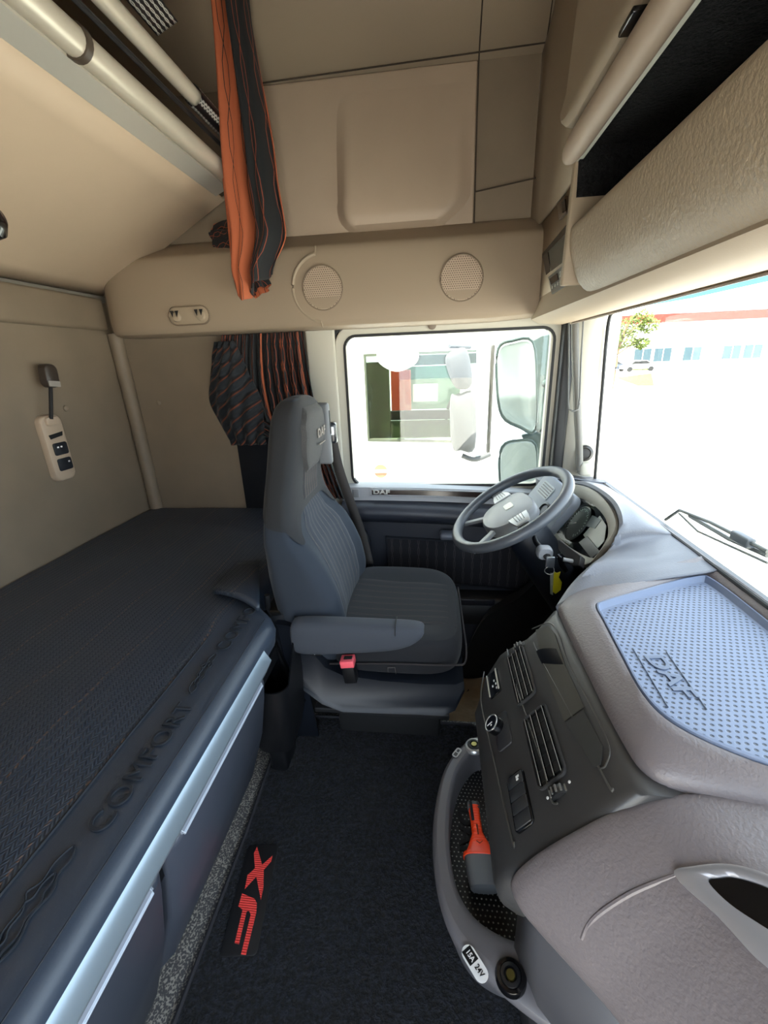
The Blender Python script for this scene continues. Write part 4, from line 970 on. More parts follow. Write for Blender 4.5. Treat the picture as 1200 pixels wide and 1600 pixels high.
# ---------- lower console: tray with grey rim
OUT = [(.20, .86), (.115, .862), (.075, .835), (.040, .79), (.018, .743), (.003, .675), (-.003, .611), (.0, .55), (.009, .5), (.024, .46), (.046, .431), (.085, .400), (.125, .374), (.175, .350), (.24, .33)]
INN = [(.20, .82), (.13, .825), (.098, .812), (.070, .775), (.052, .735), (.038, .675), (.033, .611), (.036, .555), (.045, .515), (.062, .487), (.085, .468), (.118, .455), (.150, .45), (.19, .445), (.24, .44)]
lc = thing('lower_console_tray', 'grey rimmed lower console tray with black studded mat under the fascia', 'console tray', (.12, .6, 0))
o3 = smoothpts([V((x, y, .2)) for x, y in OUT], 4); i3 = smoothpts([V((x, y, .2)) for x, y in INN], 4)
def sh(p, q, t, z): r_ = p.lerp(q, t); r_.z = z; return r_
b = BM(); loft(b, [[sh(o, i, 1.1 , .0) for o, i in zip(o3, i3)], [sh(o, i, .55, .09) for o, i in zip(o3, i3)], [sh(o, i, .12, .165) for o, i in zip(o3, i3)], [sh(o, i, 0, .186) for o, i in zip(o3, i3)], [sh(o, i, .04, .197) for o, i in zip(o3, i3)], [sh(o, i, .2, .205) for o, i in zip(o3, i3)], [sh(o, i, .8, .205) for o, i in zip(o3, i3)], [sh(o, i, .97, .199) for o, i in zip(o3, i3)], [sh(o, i, 1.0, .19) for o, i in zip(o3, i3)], [sh(o, i, 1.06, .12) for o, i in zip(o3, i3)]]); obj('rim', b, mat('warm grey console rim', (92, 90, 93), .42, bump=.12, scale=400, dist=.0008), lc, sub=1)
b = BM(); b.faces.new([b.verts.new(sh(o, i, 1.04, .128)) for o, i in zip(o3, i3)]); obj('studded_mat', b, LTRAY, lc)
b = BM(); loft(b, [[(.20, y, z) for z in (0, .32)] for y in (.86, .40)] + [[(.24, .40, 0), (.24, .40, .32)]]); 
obj('inner_wall', b, DARK, lc, solid=.006)
b = BM(); loft(b, [[(.135, .44, .10), (.135, .44, .355)], [(.165, .36, .05), (.150, .39, .36)], [(.28, .27, .0), (.25, .30, .36)], [(.45, .2, 0), (.45, .2, .36)]]); obj('side_panel', b, mat('grey console side', (78, 77, 80), .45), lc, solid=.006)
def socket(px, py, tilt, label):
    p = at(px, py, Z=.205); a = V((tilt[0], tilt[1], 1)).normalized()
    t = thing('power_socket', label, 'socket', (p.x, p.y, .20))
    b = BM(); lathe(b, p - a * .004, a, [(.024, 0), (.024, .004), (.021, .009), (.0165, .010), (.0165, .006)], 32); obj('collar', b, GLOSSB, t)
    b = BM(); lathe(b, p + a * .003, a, [(.0165, 0), (.015, .004), (.010, .005), (.009, .001)], 28); obj('insert', b, DARK, t)
    b = BM(); lathe(b, p + a * .003, a, [(.0075, 0), (.0065, .005)], 20); obj('contact_ring', b, mat('brass contact', (120, 110, 60), .3, .8), t)
    return t
socket(798, 1526, (-.1, -.05), 'round black power socket on the near end of the tray rim')
s2 = socket(741, 1166, (-.1, .05), 'small round power socket on the far end of the tray rim')
for c in s2.children:
    if c.name.startswith('collar'): c.data.materials[0] = SILV; lab(c, 'silver collar')
# sticker 15A / 24V
p0, p1 = at(731, 1488, Z=.2065), at(753, 1524, Z=.2065); ax = (p1 - p0).normalized(); mm = frame((p0 + p1) / 2 + V((0, 0, .0005)), ax, V((-ax.y, ax.x, 0)))
stk = thing('rating_sticker', 'white rounded sticker with current and voltage rating on the tray rim', 'sticker', mm.translation)
L = (p1 - p0).length + .018
b = BM(); plate(b, mm, L, .0225, .011, .0006); obj('backing', b, WHITE, stk)
b = BM(); box(b, (-L / 2 + .004, -.0085, .0004), (-.001, .0085, .0010), .0001, 1, mtx=mm); obj('dark_field', b, DARK, stk, smooth=False)
lab(text('lettering', '15A', .011, .0002, WHITE, stk, mm @ Matrix.Translation((-L / 4 + .002, 0, .0012)), .0002, 1, .85), 'white letters 15A')
lab(text('lettering', '24V', .012, .0002, DARK, stk, mm @ Matrix.Translation((L / 4 - .002, 0, .0009)), .0002, 1, .8), 'dark letters 24V')
p0 = at(714, 1176, Z=.2065); mm = frame(p0, (.5, .75, 0), (-.75, .5, 0)); st2 = thing('rating_sticker', 'small pale sticker beside the far power socket', 'sticker', p0)
b = BM(); plate(b, mm, .030, .014, .006, .0006); obj('backing', b, mat('pale sticker', (170, 170, 168), .4), st2)
b = BM(); box(b, (-.011, -.004, .0004), (-.001, .004, .001), .0001, 1, mtx=mm); box(b, (.002, -.003, .0004), (.010, .003, .001), .0001, 1, mtx=mm); obj('symbol', b, CHAR, st2, smooth=False)
# emboss on the studded mat
text('embossed_letters', 'DAF', .05, .001, BLK, lc, frame((.072, .665, .1295), (0, -1, 0), (1, 0, 0)), .001, 1, 1.2)
# emergency hammer
a0, a1 = at(739, 1254, Z=.152), at(759, 1392, Z=.158); ax = (a1 - a0).normalized(); HL = (a1 - a0).length
hm = frame(a0, ax, V((-ax.y, ax.x, 0))); ham = thing('emergency_hammer', 'orange ribbed emergency hammer with grey cup end lying in the tray', 'tool', ((a0 + a1) / 2).to_tuple()[:2] + (.13,))
def hrow(x, w, h): return [hm @ V((x, w * math.copysign(abs(math.cos(t)) ** .7, math.cos(t)), h * math.copysign(abs(math.sin(t)) ** .7, math.sin(t)))) for t in [2 * PI * k / 20 for k in range(20)]]
b = BM(); rows = [hrow(.0 * HL, .010, .006), hrow(.01 * HL, .0135, .008), hrow(.06 * HL, .0145, .010), hrow(.10 * HL, .0135, .010)]; loft(b, rows, True, True); obj('end_cap', b, MIDG, ham)
b = BM(); rows = []
for k in range(61):
    t = .07 + .58 * k / 60; s = max(0, (t - .40) / .25); w = .0125 - .002 * math.sin(min(1, t / .5) * PI) + .020 * s ** 1.3; rib = .0010 * (1 if (t * 60) % 2 < 1 else 0) * (t < .52)
    rows.append(hrow(t * HL, w + rib, .0105 + rib + .003 * s))
loft(b, rows, True, True); obj('grip', b, ORANGE, ham)
b = BM(); loft(b, [hrow(.63 * HL, .0345, .0145), hrow(.645 * HL, .036, .015), hrow(.67 * HL, .036, .015), hrow(.675 * HL, .033, .014)], True, True); obj('flange', b, ORANGE, ham)
b = BM(); loft(b, [hrow(.67 * HL, .0335, .014), hrow(.85 * HL, .0325, .015), hrow(.97 * HL, .029, .015), hrow(.985 * HL, .0275, .014)], True, True); lab(obj('cup', b, MIDG, ham), 'grey rubber cup')
b = BM(); tube(b, [hm @ V((t * HL, .0, .0118)) for t in (.33, .45)], .0016, 8); tube(b, [hm @ V((.535 * HL, -.006, .0145)), hm @ V((.565 * HL, 0, .0155)), hm @ V((.535 * HL, .006, .0145))], .0008, 6); obj('slot', b, mat('dark orange', (120, 40, 20), .5), ham)
b = BM(); loft(b, [[hm @ V((x * HL, y, .0115)) for y in (-.010, -.004)] for x in (.03, .28)]); obj('blade_slot', b, BLK, ham, solid=.002)

# ================================================================== STEERING WHEEL AND COLUMN
WC = V((.230, 1.285, .675)); wt, wy_ = .573, .12
U = V((math.cos(wt) * math.cos(wy_), math.cos(wt) * math.sin(wy_), math.sin(wt))); Wv = V((-math.sin(wy_), math.cos(wy_), 0)); NN = U.cross(Wv)   # NN faces the driver (up / back)
if NN.z < 0: NN = -NN
sw = thing('steering_wheel', 'grey four spoke steering wheel with silver trimmed hub in front of the seat', 'steering wheel', WC - V((0, 0, .12)))
wp = lambda x, y, z=0: WC + Wv * -x + U * y + NN * z      # x to the driver's right (toward the camera), y away from the driver
RIMM = mat('grey leather rim', (70, 74, 80), .38, bump=.2, scale=500, dist=.0006)
b = BM(); tube(b, [wp(.186 * math.cos(2 * PI * k / 72), .186 * math.sin(2 * PI * k / 72)) for k in range(72)], .0165, 16, True, flat=NN); obj('rim', b, RIMM, sw)
WG = mat('wheel hub plastic', (120, 122, 124), .4, bump=.15, scale=500, dist=.0006)
def padrow(s, z): return [wp(x * s, y * s - .01, z) for x, y in smoothhub]
smoothhub = [(v.x, v.y) for v in smoothpts([(.088, .045, 0), (.05, .078, 0), (-.05, .078, 0), (-.088, .045, 0), (-.090, -.02, 0), (-.062, -.070, 0), (0, -.088, 0), (.062, -.070, 0), (.090, -.02, 0)], 5, True)]
b = BM(); loft(b, [padrow(.85, -.055), padrow(1.0, -.035), padrow(1.0, -.012), padrow(.93, -.002), padrow(.6, .004), padrow(.05, .006)], True, True); hub = obj('hub', b, WG, sw)
b = BM(); loft(b, [[wp(x, y, z) for x, y in rrect(.036, .028, .006)] for z in (.004, .0075)], True, True); obj('blank_badge', b, mat('blank white badge', (225, 222, 210), .4), hub)
for sx in (-1, 1):
    b = BM(); loft(b, [[wp(sx * x, y0 + dy, z) for dy, z in ((-.020, -.018), (.020, -.018), (.018, -.006), (-.018, -.006))] for x, y0 in ((.06, .008), (.12, .0), (.18, -.002))], True, True); s = obj('spoke', b, WG, sw, bevel=.003)
    b = BM(); loft(b, [[wp(sx * x, y, -.004 + z) for y in (-.022 + k, .026 - k)] for x, k, z in ((.078, -.006, .004), (.10, -.004, .004), (.132, .004, .002))]); kp_ = lab(obj('button_pad', b, mat('silver button pad', (176, 178, 178), .35, .2), s, solid=.006, bevel=.001), 'silver button pad')
    b = BM()
    for k in range(4): q = -.012 + .009 * k; tube(b, [wp(sx * .082, q, .0075), wp(sx * .122, q * .8, .0065)], .0010, 5)
    obj('button_gap', b, DARK, kp_)
    b = BM(); loft(b, [[wp(sx * (x - .012 * (1)), y, z), wp(sx * (x + .012), y - .004, z), wp(sx * (x + .012), y - .004, z - .012), wp(sx * (x - .012), y, z - .012)] for x, y, z in ((.040, -.055, -.010), (.070, -.10, -.008), (.098, -.145, -.004), (.108, -.158, -.002))], True, True); obj('spoke', b, WG, sw, bevel=.003)
# column shroud
col_ = thing('steering_column', 'dark steering column shroud below the steering wheel', 'steering column', (.33, 1.28, .2))
b = BM(); rows = []
for k, (t, rx, ry) in enumerate(((.055, .055, .05), (.075, .068, .062), (.13, .075, .068), (.20, .078, .07), (.30, .07, .07), (.42, .07, .07))):
    c = WC - NN * t + V((.01 * k, -.0, -.012 * k)); rows.append([c + Wv * rx * math.cos(a) + U * ry * math.sin(a) for a in [2 * PI * j / 28 for j in range(28)]])
loft(b, rows, True, True); obj('shroud', b, NAVY, col_)
b = BM(); tube(b, [WC - NN * .40, WC - NN * .55, (.50, 1.35, -.2)], .045, 16); obj('shaft_boot', b, BLK, col_)
# light grey knob stalk
s0 = at(838, 848, Y=1.20); s1 = at(850, 862, Y=1.165)
b = BM(); tube(b, [s0 + V((.0, .05, .01)), s0, s1], .008, 12); st = obj('stalk', b, DARK, col_)
b = BM(); loft(b, [[s1 + V((x * 1.0, t, y)) for x, y in rrect(.044 * k, .038 * k, .015 * k)] for t, k in ((.012, .8), (.006, 1), (-.014, 1), (-.020, .85))], True, True); lab(obj('stalk_head', b, LGREY, st, autos=60), 'light grey stalk head')
b = BM(); lathe(b, s1 + V((.004, -.018, -.006)), V((-.1, -1, .5)), [(.010, 0), (.010, .004), (.006, .007)]); obj('stalk_button', b, BLK, st)
b = BM(); q = smoothpts([at(898, 878, Y=1.10), at(882, 874, Y=1.10), at(874, 868, Y=1.09), at(878, 882, Y=1.09), at(884, 892, Y=1.09)], 4); tube(b, q[:], .0075, 10); lab(obj('stalk', b, GLOSSB, col_), 'gloss black curved stalk')
b = BM(); tube(b, [at(880, 874, Y=1.088), at(905, 879, Y=1.08)], .0065, 12, rfun=lambda t: .0055 + .001 * (int(t * 12) % 2)); lab(obj('stalk', b, mat('ribbed grey stalk', (150, 152, 155), .35), col_), 'ribbed grey stalk')
# keys
ky = thing('ignition_key', 'key ring with yellow tag hanging from the steering column', 'key', at(865, 905, Y=1.12))
kp0 = at(860, 876, Y=1.12)
b = BM(); box(b, kp0 + V((-.012, -.003, -.022)), kp0 + V((.012, .004, .012)), .003); obj('key_head', b, mat('key steel', (150, 155, 160), .3, .7), ky)
b = BM(); rc_ = kp0 + V((0, 0, -.030)); tube(b, [rc_ + V((.013 * math.cos(2 * PI * k / 24), .003 * math.sin(4 * PI * k / 24), .013 * math.sin(2 * PI * k / 24))) for k in range(24)], .0013, 8, True); obj('split_ring', b, SILV, ky)
tg = [at(x, y, Y=1.125) for x, y in ((866, 893), (870, 896), (876, 894), (873, 902), (878, 910), (876, 922), (868, 928), (864, 925))]
b = BM(); prism(b, tg, (0, .004, 0)); lab(obj('tag', b, YEL, ky, smooth=False), 'yellow tag')
b = BM(); prism(b, [at(x, y, Y=1.13) for x, y in ((860, 896), (865, 896), (864, 930), (860, 928))], (0, .003, 0)); obj('tag_strap', b, mat('pale strap', (160, 170, 160), .5), ky, smooth=False)

# ================================================================== OVERHEAD CONSOLE ABOVE THE WINDSCREEN
oc = thing('overhead_console', 'beige overhead console with open shelf above the windscreen', 'overhead console', (.45, .4, 1.2))
XC = .30; YE = 1.215
b = BM(); rows = []
fp = [(.325, 1.381), (.310, 1.386), (.300, 1.385), (.297, 1.375), (.300, 1.34), (.306, 1.29), (.318, 1.255), (.345, 1.232), (.39, 1.228)]
for y, k in ((YR + .01, 0), (.4, 0), (.9, 0), (1.06, 0), (1.115, .004), (1.15, .012), (1.172, .03)):
    rows.append([(x + .3 * k * (z < 1.3), y, z + k * 1.6 * (1 if z < 1.3 else .0)) for x, z in fp])
loft(b, rows); obj('shelf_front', b, LEATHER, oc, solid=-.008, sub=1)
b = BM(); box(b, (.322, YR + .01, 1.30), (.60, 1.16, 1.315)); obj('shelf_floor', b, FELT, oc)
b = BM(); box(b, (.50, YR + .01, 1.31), (.51, 1.16, 1.66)); obj('shelf_back', b, FELT, oc)
b = BM(); box(b, (.305, 1.150, 1.31), (.51, 1.162, 1.66)); obj('shelf_end', b, FELT, oc)
b = BM(); loft(b, [[(.292, 1.175, 1.27), (.292, 1.165, 1.385), (.298, 1.18, 1.50), (.298, 1.20, 1.58), (.300, 1.262, 1.80), (.300, 1.30, 2.36)], [(.60, 1.175, 1.27), (.60, 1.165, 1.385), (.60, 1.18, 1.50), (.60, 1.20, 1.58), (.60, 1.262, 1.80), (.60, 1.30, 2.36)]]); obj('end_panel', b, BEIGE, oc, solid=-.022, bevel=.004)
# rolled lower lip and door
b = BM(); rows = []
for y, k in ((YR + .01, 1), (.9, 1), (1.12, 1), (1.165, .85), (1.19, .55), (1.20, .2)):
    rows.append([(.290 + .022 * k * math.cos(a), y, 1.527 + .026 * k * math.sin(a)) for a in [2 * PI * j / 24 for j in range(24)]])
loft(b, rows, True, True); obj('rolled_grip', b, BEIGEL, oc)
b = BM(); box(b, (.296, YR + .01, 1.508), (.312, 1.16, 1.513)); obj('pale_edge', b, mat('pale shelf edge', (205, 205, 190), .5), oc)
b = BM(); rows = []
for y, k in ((YR + .01, 0), (.9, 0), (1.12, 0), (1.175, .010), (1.195, .03)):
    rows.append([(.300, y, 1.556 + k), (.272, y, 1.560 + k), (.264, y, 1.572 + k), (.266, y, 1.60 + k * .5), (.282, y, 1.64), (.285, y, 2.34)])
loft(b, rows); obj('locker_door', b, BEIGE, oc, solid=-.006, sub=1)
b = BM(); box(b, (.262, .80, 1.548), (.29, .85, 1.556), .002); obj('catch', b, GLOSSB, oc)
b = BM(); box(b, (.30, YR + .01, 1.53), (.60, 1.16, 1.545)); obj('shelf_roof', b, FELT, oc)
# strip between console and windscreen
b = BM(); pr = [(.335, 1.236), (.36, 1.222), (.44, 1.215), (.455, 1.222), (.47, 1.214), (.55, 1.232), (.585, 1.240), (.603, 1.262), (.603, 1.30), (.35, 1.30)]
loft(b, [[(x, y, z) for x, z in pr] for y in (YR + .01, 1.2, 1.655)] + [[(x, 1.69, z + .012 * 0) for x, z in pr]], True, True); obj('windscreen_header', b, BEIGE, oc, autos=50)
b = BM(); tube(b, [(.462, YR + .02, 1.215), (.462, 1.64, 1.215)], .003, 6); obj('header_groove', b, mat('dark beige rim', (120, 104, 86), .6), oc)
# visor clip
p = at(877, 893, X=.5)
vc = at(1038, 447, X=.56); t = thing('sun_visor_clip', 'small dark grey clip hanging at the windscreen top edge', 'clip', vc)
b = BM(); box(b, vc + V((-.012, -.018, -.014)), vc + V((.006, .016, .018)), .003); obj('clip_body', b, mat('dark taupe clip', (78, 72, 66), .5), t)
b = BM(); box(b, vc + V((.0, -.07, .0)), vc + V((.01, .02, .006)), .002); obj('clip_arm', b, mat('dark taupe clip', (78, 72, 66), .5), t)

# driver side section: bulkhead, compartment with tachograph and display
XR = .345
b = BM(); loft(b, [[(.335, 1.16, z) for z in (1.525, 2.36)], [(.345, 1.45, z) for z in (1.525, 2.36)], [(.342, 1.70, z) for z in (1.525, 2.36)], [(.325, 1.745, z) for z in (1.525, 2.36)]]); 
oc2 = thing('tachograph_bay', 'black bay with display and tachograph in the beige overhead trim', 'overhead unit', (.36, 1.42, 1.25))
obj('upper_trim', b, BEIGE, oc2, solid=.01)
n0 = V((-1, -.0, -.06)).normalized(); q0 = V((.350, 1.4, 1.38))
def tq(x, y, off=0): return on(x, y, q0 + n0 * off, n0)
bay = [(846, 398), (884, 352), (905, 440), (915, 447), (872, 470), (862, 462), (853, 430)]
b = BM(); prism(b, [tq(x, y, 0) for x, y in bay], (.02, 0, 0)); obj('bay_back', b, DARK, oc2, smooth=False)
b = BM(); prism(b, [tq(x, y, 0) for x, y in ((836, 388), (846, 398), (853, 430), (862, 462), (872, 470), (874, 480), (858, 476), (845, 445))], (.02, 0, 0)); obj('bay_side', b, BEIGE, oc2, smooth=False)
b = BM(); prism(b, [tq(x, y, 0.004) for x, y in ((857, 392), (888, 360), (892, 400), (861, 424))], (.004, 0, 0)); lab(obj('display', b, mat('dark grey display', (62, 66, 62), .25), oc2, smooth=False), 'dark grey blank display')
b = BM(); prism(b, [tq(x, y, 0.004) for x, y in ((848, 400), (856, 394), (860, 424), (853, 430))], (.004, 0, 0)); obj('side_slot', b, GLOSSB, oc2, smooth=False)
b = BM(); prism(b, [tq(x, y, 0.012) for x, y in ((856, 433), (889, 407), (896, 438), (862, 460))], (.014, 0, 0)); tch = lab(obj('tachograph', b, mat('tachograph grey', (92, 92, 88), .35, .2), oc2, bevel=.001), 'silver grey tachograph front')
b = BM(); prism(b, [tq(x, y, 0.014) for x, y in ((858, 436), (870, 427), (872, 437), (861, 445))], (.003, 0, 0)); obj('small_screen', b, GLOSSB, tch, smooth=False)
b = BM()
for k in range(5):
    p = tq(863 + 4.2 * k, 449 - 3.0 * k, .0145); box(b, p + V((-.001, -.004, -.0035)), p + V((.001, .004, .0035)))
for k in range(4):
    p = tq(875 + 2.0 * (k % 2) * 3, 426 + 5 * (k // 2), .0145); box(b, p + V((-.001, -.005, -.003)), p + V((.001, .005, .003)))
obj('key', b, mat('pale key', (180, 178, 170), .4), tch, smooth=False)
b = BM(); prism(b, [tq(x, y, 0.008) for x, y in ((890, 404), (896, 400), (903, 432), (897, 440))], (.006, 0, 0)); obj('blank_cover', b, BLK, oc2, smooth=False)
b = BM(); prism(b, [tq(x, y, 0.006) for x, y in ((862, 462), (905, 438), (913, 446), (870, 470))], (.02, 0, 0)); obj('bay_ledge', b, mat('grey beige ledge', (128, 120, 106), .45), oc2, bevel=.002)
b = BM(); prism(b, [tq(x, y, 0.004) for x, y in ((870, 318), (882, 306), (884, 332), (873, 344))], (.01, 0, 0)); sq = obj('map_lamp', b, mat('brown recess', (78, 64, 52), .5), oc2, bevel=.001)
b = BM(); prism(b, [tq(x, y, 0.007) for x, y in ((877, 316), (882, 311), (884, 328), (879, 333))], (.004, 0, 0)); obj('lamp_lens', b, mat('dark lens', (40, 34, 30), .2), sq, smooth=False)
# fill below the bulkhead to the header corner
b = BM(); loft(b, [[(.355, 1.16, 1.30), (.355, 1.755, 1.30)], [(.37, 1.16, 1.26), (.37, 1.755, 1.262)], [(.42, 1.16, 1.238), (.42, 1.755, 1.245)], [(.60, 1.16, 1.25), (.60, 1.755, 1.26)]]); obj('lower_trim', b, BEIGE, oc2, solid=-.008)
b = BM(); loft(b, [[(.356, 1.16, 1.30), (.356, 1.755, 1.30)], [(.356, 1.16, 1.53), (.356, 1.755, 1.53)]]); obj('backing', b, BEIGE, oc2, solid=-.008)

# ================================================================== GRAB HANDLE, KNOB ON THE PILLAR
gh = thing('grab_handle', 'long grey grab handle on the windscreen pillar', 'grab handle', (.52, 1.67, .68))
b = BM(); tube(b, smoothpts([at(905, 735, Y=1.66), at(905, 700, Y=1.665), at(902, 640, Y=1.67), at(899, 560, Y=1.67), at(898, 492, Y=1.68)], 6), .013, 14); obj('bar', b, mat('grey rubber grip', (98, 96, 90), .5), gh)
b = BM(); tube(b, smoothpts([at(889, 490, Y=1.655), at(889, 560, Y=1.65), at(888, 630, Y=1.645), at(892, 641, Y=1.64), at(900, 641, Y=1.64), at(905, 630, Y=1.645), at(908, 560, Y=1.65), at(912, 490, Y=1.655)], 6), .0028, 8); obj('trim_loop', b, mat('mid grey loop', (84, 84, 80), .4), gh)
b = BM(); box(b, at(913, 735, Y=1.66) + V((-.02, -.02, -.02)), at(913, 735, Y=1.66) + V((.028, .03, .03)), .012); obj('foot', b, CREAM, gh)
pk = at(915, 709, Y=1.685); b = BM(); lathe(b, pk + V((0, .012, 0)), V((-.25, -1, .1)), [(.031, 0), (.030, .010), (.022, .017), (.018, .013), (.008, .015)], 32); tag(obj('tweeter', b, mat('dark round cap', (52, 50, 48), .4)), 'round dark cap fixed on the windscreen pillar above the handle foot', 'pillar cap')
pw = at(675, 508, Y=1.74); b = BM(); lathe(b, pw, (0, -1, 0), [(.016, 0), (.016, .004), (.011, .006)], 24); tag(obj('buffer_plug', b, mat('brown plug', (110, 96, 82), .5)), 'small round brown plug at the top edge of the side window', 'plug')

# ================================================================== OUTSIDE
GZ = -1.6
GRM = mat('sunlit concrete', (206, 202, 192), .9, bump=.2, scale=3, var=.06)
b = BM(); box(b, (-60, -60, GZ - .1), (160, 160, GZ)); struct('ground', b, GRM)
# own door mirrors
mg = mat('grey green mirror shell', (62, 76, 74), .35); mw = mat('pale mirror face', (150, 160, 158), .12)
om = thing('door_mirror', 'large white mirror housing outside the driver side window', 'mirror', (.42, 2.1, .5))
def mirror(outline, dark, y, d, parent, m1, m2):
    b = BM(); P = smoothpts([at(px, py, Y=y) for px, py in outline], 4, True); c = sum(P, V()) / len(P)
    loft(b, [[c + (p - c) * .86 + V((.02, d, 0)) for p in P], [c + (p - c) * 1.0 + V((.012, d * .6, 0)) for p in P], P, [c + (p - c) * .93 + V((0, -.012, 0)) for p in P], [c + (p - c) * .90 + V((0, -.010, 0)) for p in P]], True, True)
    h = obj('mirror_head', b, [m1], parent)
    b = BM(); tube(b, [p + V((0, -.004, 0)) for p in P], .006, 8, True); obj('mirror_rim', b, m2, h)
    return h
mirror([(778, 545), (800, 532), (832, 534), (838, 600), (836, 672), (812, 668), (784, 650), (776, 600)], 0, 2.10, .10, om, mw, mg)
b = BM(); P = [at(x, y, Y=2.13) for x, y in ((828, 532), (846, 522), (862, 520), (862, 672), (836, 675), (834, 620))]; prism(b, P, (.03, .12, 0)); obj('mirror_shell', b, mg, om, bevel=.012)
mirror([(784, 698), (808, 688), (836, 694), (838, 750), (832, 790), (790, 790), (780, 740)], 0, 2.10, .10, om, mw, mg)
b = BM(); P = [at(x, y, Y=2.13) for x, y in ((812, 680), (860, 672), (860, 790), (830, 790), (828, 700))]; prism(b, P, (.03, .10, 0)); obj('mirror_shell', b, mg, om, bevel=.012)
b = BM(); tube(b, [(.60, 1.86, 1.0), at(852, 600, Y=2.12)], .02, 12); tube(b, [(.60, 1.86, .62), at(852, 680, Y=2.12)], .02, 12); obj('mirror_arm', b, mg, om)
# neighbouring truck
nt_ = thing('neighbour_truck', 'white truck cab parked beside with dark green tinted side window', 'truck', (-.4, 4.4, GZ))
TWH = mat('white truck paint', (240, 240, 238), .35, coat=.3)
TY = 3.4
b = BM()
wx0, wx1, wz0, wz1 = -.53, .36, .52, 1.16
def P2(x, z): return (x, TY, z)
# cab side as a frame around the window opening, plus body behind
xs = [-1.9, wx0, wx1, .56]; zs_ = [-1.05, wz0, wz1, 2.0]
for i in range(3):
    for j in range(3):
        if i == 1 and j == 1: continue
        box(b, (xs[i], TY, zs_[j]), (xs[i + 1], TY + .06, zs_[j + 1]))
bmesh.ops.remove_doubles(b, verts=b.verts, dist=.001)
box(b, (-1.9, TY + .06, 1.9), (.56, TY + 2.3, 2.0)); box(b, (-1.9, TY + 2.24, -1.05), (.56, TY + 2.3, .5)); box(b, (-1.95, TY, -1.05), (-1.9, TY + 2.3, 2.0)); box(b, (-1.9, TY + .06, -1.05), (.56, TY + 2.24, -.95)); box(b, (.56, TY + .05, -1.05), (.62, TY + 2.25, .4))
obj('cab_body', b, TWH, nt_)
b = BM(); box(b, (wx0, TY + .02, wz0), (wx1, TY + .03, wz1)); obj('side_glass', b, glass_mat('dark green glass', (.62, .68, .58)), nt_)
b = BM(); sweep(b, [P2(wx0, wz0), P2(wx1, wz0 - .03), P2(wx1, wz1), P2(wx0, wz1)], [(-.012, -.02), (.012, -.02), (.012, .02), (-.012, .02)], True, V((0, 1, 0))); obj('window_frame', b, mat('olive grey frame', (70, 74, 58), .5), nt_)
b = BM(); box(b, (wx0 - .02, TY - .02, wz0 - .09), (wx1 + .3, TY, wz0 - .05), .005); obj('belt_line', b, mat('pale grey strip', (190, 185, 178), .5), nt_)
def pbox(x0, y0, x1, y1, Y, d): 
    p, q = at(x0, y1, Y=Y), at(x1, y0, Y=Y); b = BM(); box(b, (p.x, Y, p.z), (q.x, Y + d, q.z), .008); return b
obj('far_seat', pbox(612, 578, 641, 648, TY + .9, .1), mat('orange red trim', (190, 66, 36), .5), nt_)
obj('far_panel', pbox(636, 570, 720, 640, TY + 1.4, .05), mat('green panel', (24, 96, 66), .5), nt_)
obj('white_box', pbox(645, 600, 684, 628, TY + 1.2, .1), WHITE, nt_)
OLV = mat('olive interior', (84, 88, 66), .7)
obj('cab_lining', pbox(575, 565, 607, 700, TY + .12, .05), OLV, nt_)
obj('cab_lining', pbox(600, 655, 775, 725, TY + .13, .05), OLV, nt_)
obj('cab_lining', pbox(600, 550, 775, 573, TY + .14, .05), OLV, nt_)
obj('dark_trim', pbox(603, 640, 720, 657, TY + .16, .05), mat('dark cab trim', (52, 50, 46), .6), nt_)
b = BM(); tube(b, [V((.22 + .12 * math.cos(a), TY + .45, .62 + .2 * math.sin(a))) for a in [2 * PI * k / 24 for k in range(24)]], .012, 8, True); obj('steering_wheel', b, BLK, nt_)
b = BM(); cyl(b, (-1.2, TY + .02, -1.12), (0, 1, 0), .48, .35, 40, bev=.04); obj('wheel', b, RUBB, nt_)
b = BM(); cyl(b, (0.0, TY + .02, -1.12), (0, 1, 0), .48, .35, 40, bev=.04); obj('wheel', b, RUBB, nt_)
mgy = mat('grey mirror plastic', (66, 65, 64), .6)
nm = nt_
def mbox(pts, y, d, m, nm_='mirror_head'):
    b = BM(); P = smoothpts([at(px, py, Y=y) for px, py in pts], 4, True); c = sum(P, V()) / len(P)
    loft(b, [[c + (p - c) * .7 + V((0, -d * .5, 0)) for p in P], [c + (p - c) * .95 + V((0, -d * .3, 0)) for p in P], P, [p + V((0, d, 0)) for p in P]], True, True); return obj(nm_, b, m, nm)
mbox([(696, 560), (712, 546), (730, 548), (738, 600), (716, 608), (704, 592)], 3.05, .08, mgy)
mbox([(704, 624), (716, 618), (742, 617), (742, 700), (720, 704), (706, 698)], 3.05, .08, mgy)
b = BM(); box(b, at(741, 715, Y=3.12), at(762, 535, Y=3.12) + V((0, .10, 0)), .01); obj('mirror_pillar', b, TWH, nm)
b = BM(); box(b, at(762, 712, Y=3.2), at(774, 538, Y=3.2) + V((0, .12, 0)), .01); obj('pillar_gasket', b, mat('dark taupe gasket', (60, 56, 50), .6), nm)
b = BM(); tube(b, smoothpts([at(722, 712, Y=3.1), at(742, 718, Y=3.1), at(765, 710, Y=3.15)], 5), .018, 10); tube(b, [at(702, 541, Y=3.1), at(735, 542, Y=3.2)], .014, 8); obj('mirror_arm', b, mgy, nm)
nr = nt_
b = BM(); P = smoothpts([at(px, py, Y=3.15) for px, py in ((591, 548), (620, 545), (651, 548), (649, 568), (620, 581), (593, 568))], 4, True); c = sum(P, V()) / len(P)
